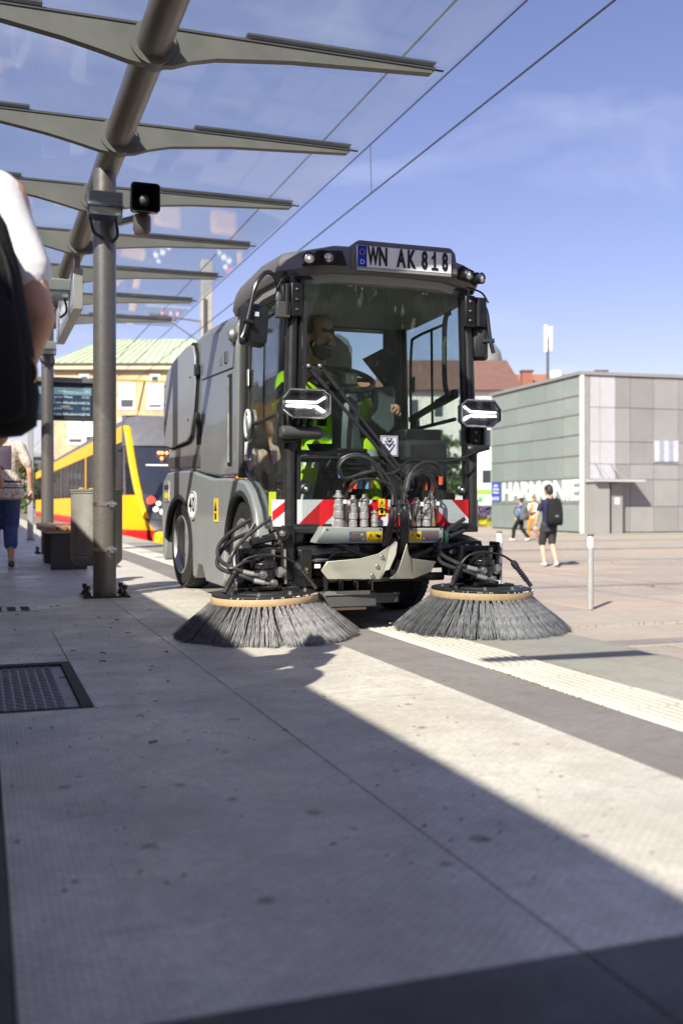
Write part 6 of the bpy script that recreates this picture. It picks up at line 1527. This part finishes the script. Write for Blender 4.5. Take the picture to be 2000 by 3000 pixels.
def backpack(label, loc, rz, s_, m_, m2, lean=0.0, w_=.15, h=.25, d=.10, group=None, hook=False):
    t = thing('backpack', label, 'backpack', loc, rz, local=True)
    lo = MB(); rr = rrect(1, 1, .45, 6)
    Tn = Matrix.Rotation(lean, 4, 'Y')
    rings = []
    for z, kw, kd in ((-1, .80, .6), (-.95, .95, .85), (-.7, 1.02, 1.0), (-.2, 1.0, 1.0), (.3, .94, .92), (.65, .84, .78), (.9, .66, .6), (1.0, .4, .35)):
        rings.append([Tn @ Vector((x * w_ * kw, -y * d * kd, z * h)) for x, y in rr])
    lo.loft(rings).build('bag', m_, t, ang=60)
    pk = MB()
    rings = []
    for z, kw, kd in ((-.92, .6, .5), (-.86, .78, .9), (-.5, .82, 1.1), (-.1, .8, 1.0), (.05, .68, .6)):
        rings.append([Tn @ Vector((x * w_ * kw, -d * .75 - (y + 1) * .5 * d * .55 * kd, z * h)) for x, y in rr])
    pk.loft(rings).build('front_pocket', m_, t, ang=60)
    zp = MB().tube(spline([Tn @ Vector(q) for q in ((-w_ * .78, -d * .9, -h * .2), (-w_ * .74, -d * .86, h * .35), (-w_ * .4, -d * .68, h * .78), (w_ * .4, -d * .68, h * .78), (w_ * .74, -d * .86, h * .35), (w_ * .78, -d * .9, -h * .2))], 4), .004, 6); zp.build('zip', m2, t)
    for s2 in (-1, 1):
        MB().tube(spline([Tn @ Vector(q) for q in ((s2 * w_ * .5, d * .5, h * .85), (s2 * w_ * .62, d * 1.5, h * 1.02), (s2 * w_ * .75, d * 2.6, h * .8), (s2 * w_ * .95, d * 2.9, h * .2), (s2 * w_ * 1.1, d * 1.8, -h * .4), (s2 * w_ * .85, d * .4, -h * .75))], 4), .017, 8).build('strap', m2, t)
    MB().tube(spline([Tn @ Vector(q) for q in ((-.03, d * .3, h * .95), (-.025, d * .3, h * 1.12), (.025, d * .3, h * 1.12), (.03, d * .3, h * .95))], 4), .008, 6).build('handle', m2, t)
    MB().box(-.035, .035, -d * 1.335, -d * 1.325, -h * .35, -h * .27, Tn).build('label', mat('bag_label', (.25, .25, .26), .6), t)
    if hook:
        MB().tube([Tn @ Vector((w_ * .93 + .012 * math.cos(a), -d * .75, -h * .52 + .028 * math.sin(a))) for a in [2 * PI * k / 16 for k in range(16)]], .0035, 6, close=True).build('carabiner', mat('carabiner_gold', (.45, .33, .12), .3, .8), t)
    return t

NAVY = CLOTH('navy_cotton', (.022, .024, .06)); DARKS = CLOTH('charcoal_cotton', (.045, .045, .047)); BAGK = CLOTH('black_nylon', (.014, .014, .016), bscale=60)
BAGS = mat('bag_strap', (.010, .010, .012), .7)
# man crossing the plaza, seen from behind
mx_, my_ = cw(4.60, 22.74)
q, r_, hd, hc, k = standing(1.79, lf=.02, rf=-.20, larm=((-.27, -.04, 1.13), (-.30, .02, .88), (-.05, .15, -1)), rarm=((.24, .04, 1.12), (.20, .18, .93), (0, .5, -.8)), shorts=.95, sleeve=.6, lift=(0, .03), head_turn=.5)
p = person('man in navy t-shirt and dark shorts with black backpack walking across the plaza', (mx_, my_, ZP + .0), -YAW + .12, [SKIN2, NAVY, DARKS, SHOEW], q, hd, rings=r_)
hair(p, hc, k, HAIRM, yaw=.4, back=-.07, vol=1.1, top=.03)
MB().tube([(-.30 * k + .03 * math.cos(a), .01 + .03 * math.sin(a), .93) for a in [2 * PI * i / 12 for i in range(12)]], .006, 6, close=True).build('watch', BLACK, p)
bx, by = cw(4.69, 22.56)
backpack('black backpack worn by the man in the navy t-shirt', (bx, by, ZP + 1.22), -YAW + .12, 1, BAGK, BAGS, w_=.165, h=.30, d=.12)
# two women in front of the lettering
BLUE = CLOTH('bright_blue_jacket', (.02, .15, .52)); BLKT = CLOTH('black_trousers', (.012, .012, .013)); ORNG = CLOTH('orange_cloth', (.62, .21, .02)); CREAM = CLOTH('cream_cardigan', (.72, .70, .66)); GRB = CLOTH('grey_bag', (.11, .11, .11))
q, r_, hd, hc, k = standing(1.60, lf=.30, rf=-.28, sleeve=1.0, slim=1.05, wide=1.08, flare=1.35, lift=(.0, .03), larm=((-.23, -.06, 1.12), (-.22, .10, .93), (0, .5, -.8)))
wx1, wy1 = cw(6.75, 38.6)
p = person('woman in bright blue jacket and wide black trousers walking before the glass hall', (wx1, wy1, ZP), -YAW + .95, [SKIN, BLUE, BLKT, SHOEW], q, hd, rings=r_)
hair(p, hc, k, HAIRM, back=-.05, vol=1.1)
MB().ball(hc + Vector((0, -.08, .08)), .055 * k, 12, 8).build('hair_bun', HAIRM, p)
bx, by = cw(6.83, 38.35)
backpack('grey backpack on the back of the woman in blue', (bx, by, ZP + 1.02), -YAW + .75, 1, GRB, BAGS, w_=.17, h=.25, d=.12)
q, r_, hd, hc, k = standing(1.68, lf=-.22, rf=.2, sleeve=1.0, slim=1.0, larm=((-.20, .0, 1.14), (-.08, .22, 1.12), (.3, .8, .1)), rarm=((.20, .02, 1.14), (.05, .24, 1.12), (-.2, .8, .1)))
wx2, wy2 = cw(7.75, 41.5)
q = [tuple(list(a[:4]) + [4 if (a[4] == 3) else a[4]] + list(a[5:])) for a in q]
p = person('woman in orange jumpsuit and cream cardigan holding a phone before the glass hall', (wx2, wy2, ZP), -YAW + PI - .6, [SKIN, CREAM, ORNG, ORNG, mat('tan_shoe', (.45, .22, .05), .6)], q, hd, rings=r_ + [(2, [(.9, 0, .05, .10, .09), (1.1, 0, .05, .09, .09), (1.38, 0, .04, .08, .08)])])
hair(p, hc, k, mat('hair_brown', (.16, .07, .025), .6, var=.3), back=-.17, vol=1.12)
MB().box(-.04, .03, .33, .34, 1.10, 1.2).build('phone', BLACK, p)
# woman in the patterned blouse on the platform
def blouse():
    m, t, o = nodes_of('baroque_blouse')
    b = t.nodes.new('ShaderNodeBsdfPrincipled'); t.links.new(b.outputs[0], o.inputs[0]); b.inputs['Roughness'].default_value = .75
    tcn = t.nodes.new('ShaderNodeTexCoord'); L = t.links.new
    n = t.nodes.new('ShaderNodeTexNoise'); n.inputs['Scale'].default_value = 16; n.inputs['Distortion'].default_value = 3.5; n.inputs['Detail'].default_value = 2; L(tcn.outputs['Object'], n.inputs['Vector'])
    cr_ = t.nodes.new('ShaderNodeValToRGB'); e = cr_.color_ramp; e.interpolation = 'CONSTANT'
    e.elements[0].position = 0; e.elements[0].color = (.70, .68, .64, 1); e.elements[1].position = .56; e.elements[1].color = (.72, .70, .68, 1)
    for pos, c in ((.47, (.45, .24, .03, 1)), (.51, (.09, .05, .02, 1)), (.53, (.50, .30, .05, 1))):
        x = e.elements.new(pos); x.color = c
    L(n.outputs[0], cr_.inputs[0])
    sx = t.nodes.new('ShaderNodeSeparateXYZ'); L(tcn.outputs['Object'], sx.inputs[0])
    def rng(comp, lo, hi):
        a = t.nodes.new('ShaderNodeMath'); a.operation = 'COMPARE'; a.inputs[1].default_value = (lo + hi) / 2; a.inputs[2].default_value = (hi - lo) / 2
        L(sx.outputs[comp], a.inputs[0]); return a.outputs[0]
    mu = t.nodes.new('ShaderNodeMath'); mu.operation = 'MULTIPLY'; L(rng(0, -.085, .085), mu.inputs[0]); L(rng(2, .98, 1.22), mu.inputs[1])
    mx = t.nodes.new('ShaderNodeMix'); mx.data_type = 'RGBA'; L(mu.outputs[0], mx.inputs[0]); L(cr_.outputs[0], mx.inputs[6]); mx.inputs[7].default_value = (.07, .05, .085, 1)
    last = mx.outputs[2]
    for lo, hi in ((.795, .81), (.825, .832), (.85, .875)):
        m2 = t.nodes.new('ShaderNodeMix'); m2.data_type = 'RGBA'; L(rng(2, lo, hi), m2.inputs[0]); L(last, m2.inputs[6]); m2.inputs[7].default_value = (.05, .045, .06, 1); last = m2.outputs[2]
    L(last, b.inputs['Base Color'])
    return m
BL = blouse(); DENIM = CLOTH('blue_denim', (.07, .10, .22), var=.25, scale=22)
q, r_, hd, hc, k = standing(1.53, lf=.05, rf=-.10, sleeve=.7, slim=1.22, wide=1.22, shorts=1.55, skirt=.07, larm=((-.30, -.03, 1.12), (-.31, .05, .88), (0, .1, -1)), rarm=((.30, -.02, 1.12), (.32, .06, .88), (0, .1, -1)))
p = person('woman in gold and white patterned blouse and blue cropped trousers on the platform', (.20, 10.75, 0.0), .02, [SKIN2, BL, DENIM, mat('sandal_tan', (.12, .07, .05), .6)], q, hd, rings=r_)
hair(p, hc, k, mat('hair_blonde', (.25, .15, .06), .6, var=.3), back=-.06, vol=1.1)
# passer-by further along, only a forearm shows
q, r_, hd, hc, k = standing(1.70, lf=.05, rf=-.05, sleeve=.35, rarm=((.262, .0, 1.13), (.32, .06, .885), (.05, .1, -1)))
p = person('bystander at the left edge with one bare forearm hanging in view', (-.19, 7.62, 0), .05, [SKIN2, CLOTH('grey_top', (.2, .2, .22)), DARKS, mat('shoe_grey', (.1, .1, .1), .6)], q, hd, rings=r_, voxel=.011)
hair(p, hc, k, HAIRM)
# man close by at the left edge, cropped by the frame
TEE = CLOTH('white_cotton', (.74, .73, .76), bscale=12, bump=.5, scale=5)
q, r_, hd, hc, k = standing(1.84, lf=.10, rf=-.12, sleeve=.62, lean=.10, slim=1.05, rarm=((.305, -.06, 1.085), (.235, .10, .86), (-.35, .35, -.75)))
p = person('man in white t-shirt with black backpack walking off at the left edge', (-.175, 2.86, 0), .05, [SKIN, TEE, DARKS, SHOEW], q, hd, rings=r_, voxel=.009, smooth=6)
hair(p, hc, k, HAIRM)
backpack('large black backpack worn by the man in the white t-shirt', (-.075, 2.60, 1.10), .05, 1, BAGK, BAGS, w_=.18, h=.30, d=.13, lean=-.10, hook=True)

# driver
VEST = CLOTH('hi_vis_yellow', (.50, .80, .015), var=.12); REFL = mat('reflective_grey', (.40, .46, .38), .4, .2, var=.2, scale=60); BLKS = CLOTH('black_shirt', (.012, .012, .013))
H = Vector((1.865, 5.70, 1.62)); fw = Vector((.32, -.95, -.05)).normalized(); sd_ = Vector((fw.y, -fw.x, 0)).normalized() * -1; up = Vector((0, 0, 1))
D = lambda x, y, z: tuple(H + sd_ * x + fw * y + up * z)
DP = [((1.86, 5.76, 1.42), D(0, -.01, -.06), .058, .056, 0), (D(0, 0, .012), (.078, .096, .112), None, None, 0), (D(0, .028, -.072), (.060, .062, .060), None, None, 4), (D(0, .012, .05), (.074, .09, .08), None, None, 0),
      (D(0, .094, -.012), D(0, .106, -.036), .010, .016, 0), (D(-.082, -.01, -.005), (.014, .02, .032), None, None, 0), (D(.082, -.01, -.005), (.014, .02, .032), None, None, 0),
      (D(-.052, .055, -.03), (.024, .024, .025), None, None, 0), (D(.052, .055, -.03), (.024, .024, .025), None, None, 0), (D(-.032, .086, .035), D(-.01, .094, .03), .012, .010, 4), (D(.032, .086, .035), D(.01, .094, .03), .012, .010, 4),
      (D(-.022, .098, -.05), D(.022, .098, -.05), .011, .011, 4), (D(-.014, .100, -.064), D(.014, .100, -.064), .0075, .0075, 5), (D(-.06, .03, -.05), D(0, .075, -.10), .028, .036, 4), (D(.06, .03, -.05), D(0, .075, -.10), .028, .036, 4),
      # arms
      ((1.68, 5.76, 1.37), (1.60, 5.62, 1.16), .058, .046, 1), ((1.60, 5.62, 1.16), (1.69, 5.46, 1.33), .042, .028, 0), ((2.05, 5.76, 1.37), (2.16, 5.62, 1.17), .058, .046, 1), ((2.16, 5.62, 1.17), (2.20, 5.44, 1.17), .042, .028, 0),
      # legs
      ((1.78, 5.76, .96), (1.70, 5.34, .94), .082, .066, 1), ((1.70, 5.34, .94), (1.585, 5.17, .58), .062, .052, 1), ((1.95, 5.76, .96), (2.03, 5.36, .95), .082, .066, 1), ((2.03, 5.36, .95), (2.02, 5.2, .6), .062, .052, 1),
      ((1.58, 5.18, .575), (1.57, 5.09, .565), .04, .036, 3), ((2.02, 5.2, .58), (2.02, 5.11, .57), .042, .038, 3)]
for (a, b, r0) in (((1.685, 5.325, .90), (1.665, 5.29, .83), .0665), ((1.63, 5.24, .73), (1.608, 5.205, .66), .060), ((2.03, 5.335, .9), (2.03, 5.30, .82), .0665)): DP.append((a, b, r0, r0 - .003, 2))
DP += [((1.655, 5.715, 1.30), (1.63, 5.672, 1.23), .0565, .054, 2)]
p = person('bearded driver in yellow hi-vis vest at the wheel of the sweeper', (0, 0, 0), 0, [SKIN2, VEST, REFL, BLACK, mat('beard', (.018, .013, .011), .8, var=.4, scale=90), mat('lips', (.32, .12, .09), .5), BLKS], DP,
           hands=[dict(w_=(1.69, 5.46, 1.33), d=(.25, -.6, .45), n_=(.5, -.5, -.6), mi=0, curl=1.2, side=-1), dict(w_=(2.20, 5.44, 1.17), d=(.05, -1, .1), n_=(-.6, 0, -.6), mi=0, curl=.9, side=1)],
           voxel=.0075, smooth=3, rings=[(1, [(.88, 1.865, 5.78, .19, .13), (1.0, 1.865, 5.78, .18, .13), (1.12, 1.865, 5.77, .175, .125), (1.28, 1.865, 5.76, .195, .12), (1.37, 1.865, 5.765, .185, .105), (1.42, 1.865, 5.77, .13, .08)]), (6, [(1.38, 1.865, 5.745, .075, .09), (1.455, 1.865, 5.755, .068, .07)]), (6, [(1.10, 1.865, 5.655, .03, .02), (1.40, 1.865, 5.685, .055, .03)]), (2, [(1.02, 1.865, 5.775, .184, .133), (1.07, 1.865, 5.775, .181, .131)])])
e_ = MB()
for s_ in (-1, 1):
    c_ = Vector(D(s_ * .031, .079, .012)); o = MB().ball(c_, .0125, 12, 8).build('eye', EYEW, p)
    MB().lathe([(.006, 0), (.0055, .002), (.001, .003)], c_ + fw * .0112, fw, n=12).build('iris', mat('iris_dark', (.03, .02, .012), .1), o)
hm = MB(); rings = []
for i in range(13):
    th = PI * .62 * i / 12; ring = []
    for j in range(28):
        a = 2 * PI * j / 28; d = Vector((math.sin(th) * math.cos(a), math.sin(th) * math.sin(a), math.cos(th)))
        z = max(d.z, .36 if d.y > .45 else (-.1 if abs(d.x) > .6 else -.5))
        s2 = math.sqrt(max(0, 1 - z * z)) / max(1e-3, math.sqrt(max(1e-6, 1 - d.z * d.z))) if d.z < z else 1
        ring.append(D(d.x * s2 * .0885, d.y * s2 * .104 - .008, .024 + z * .122))
    rings.append(ring)
hm.loft(rings).build('hair', HAIRM, p, ang=80)
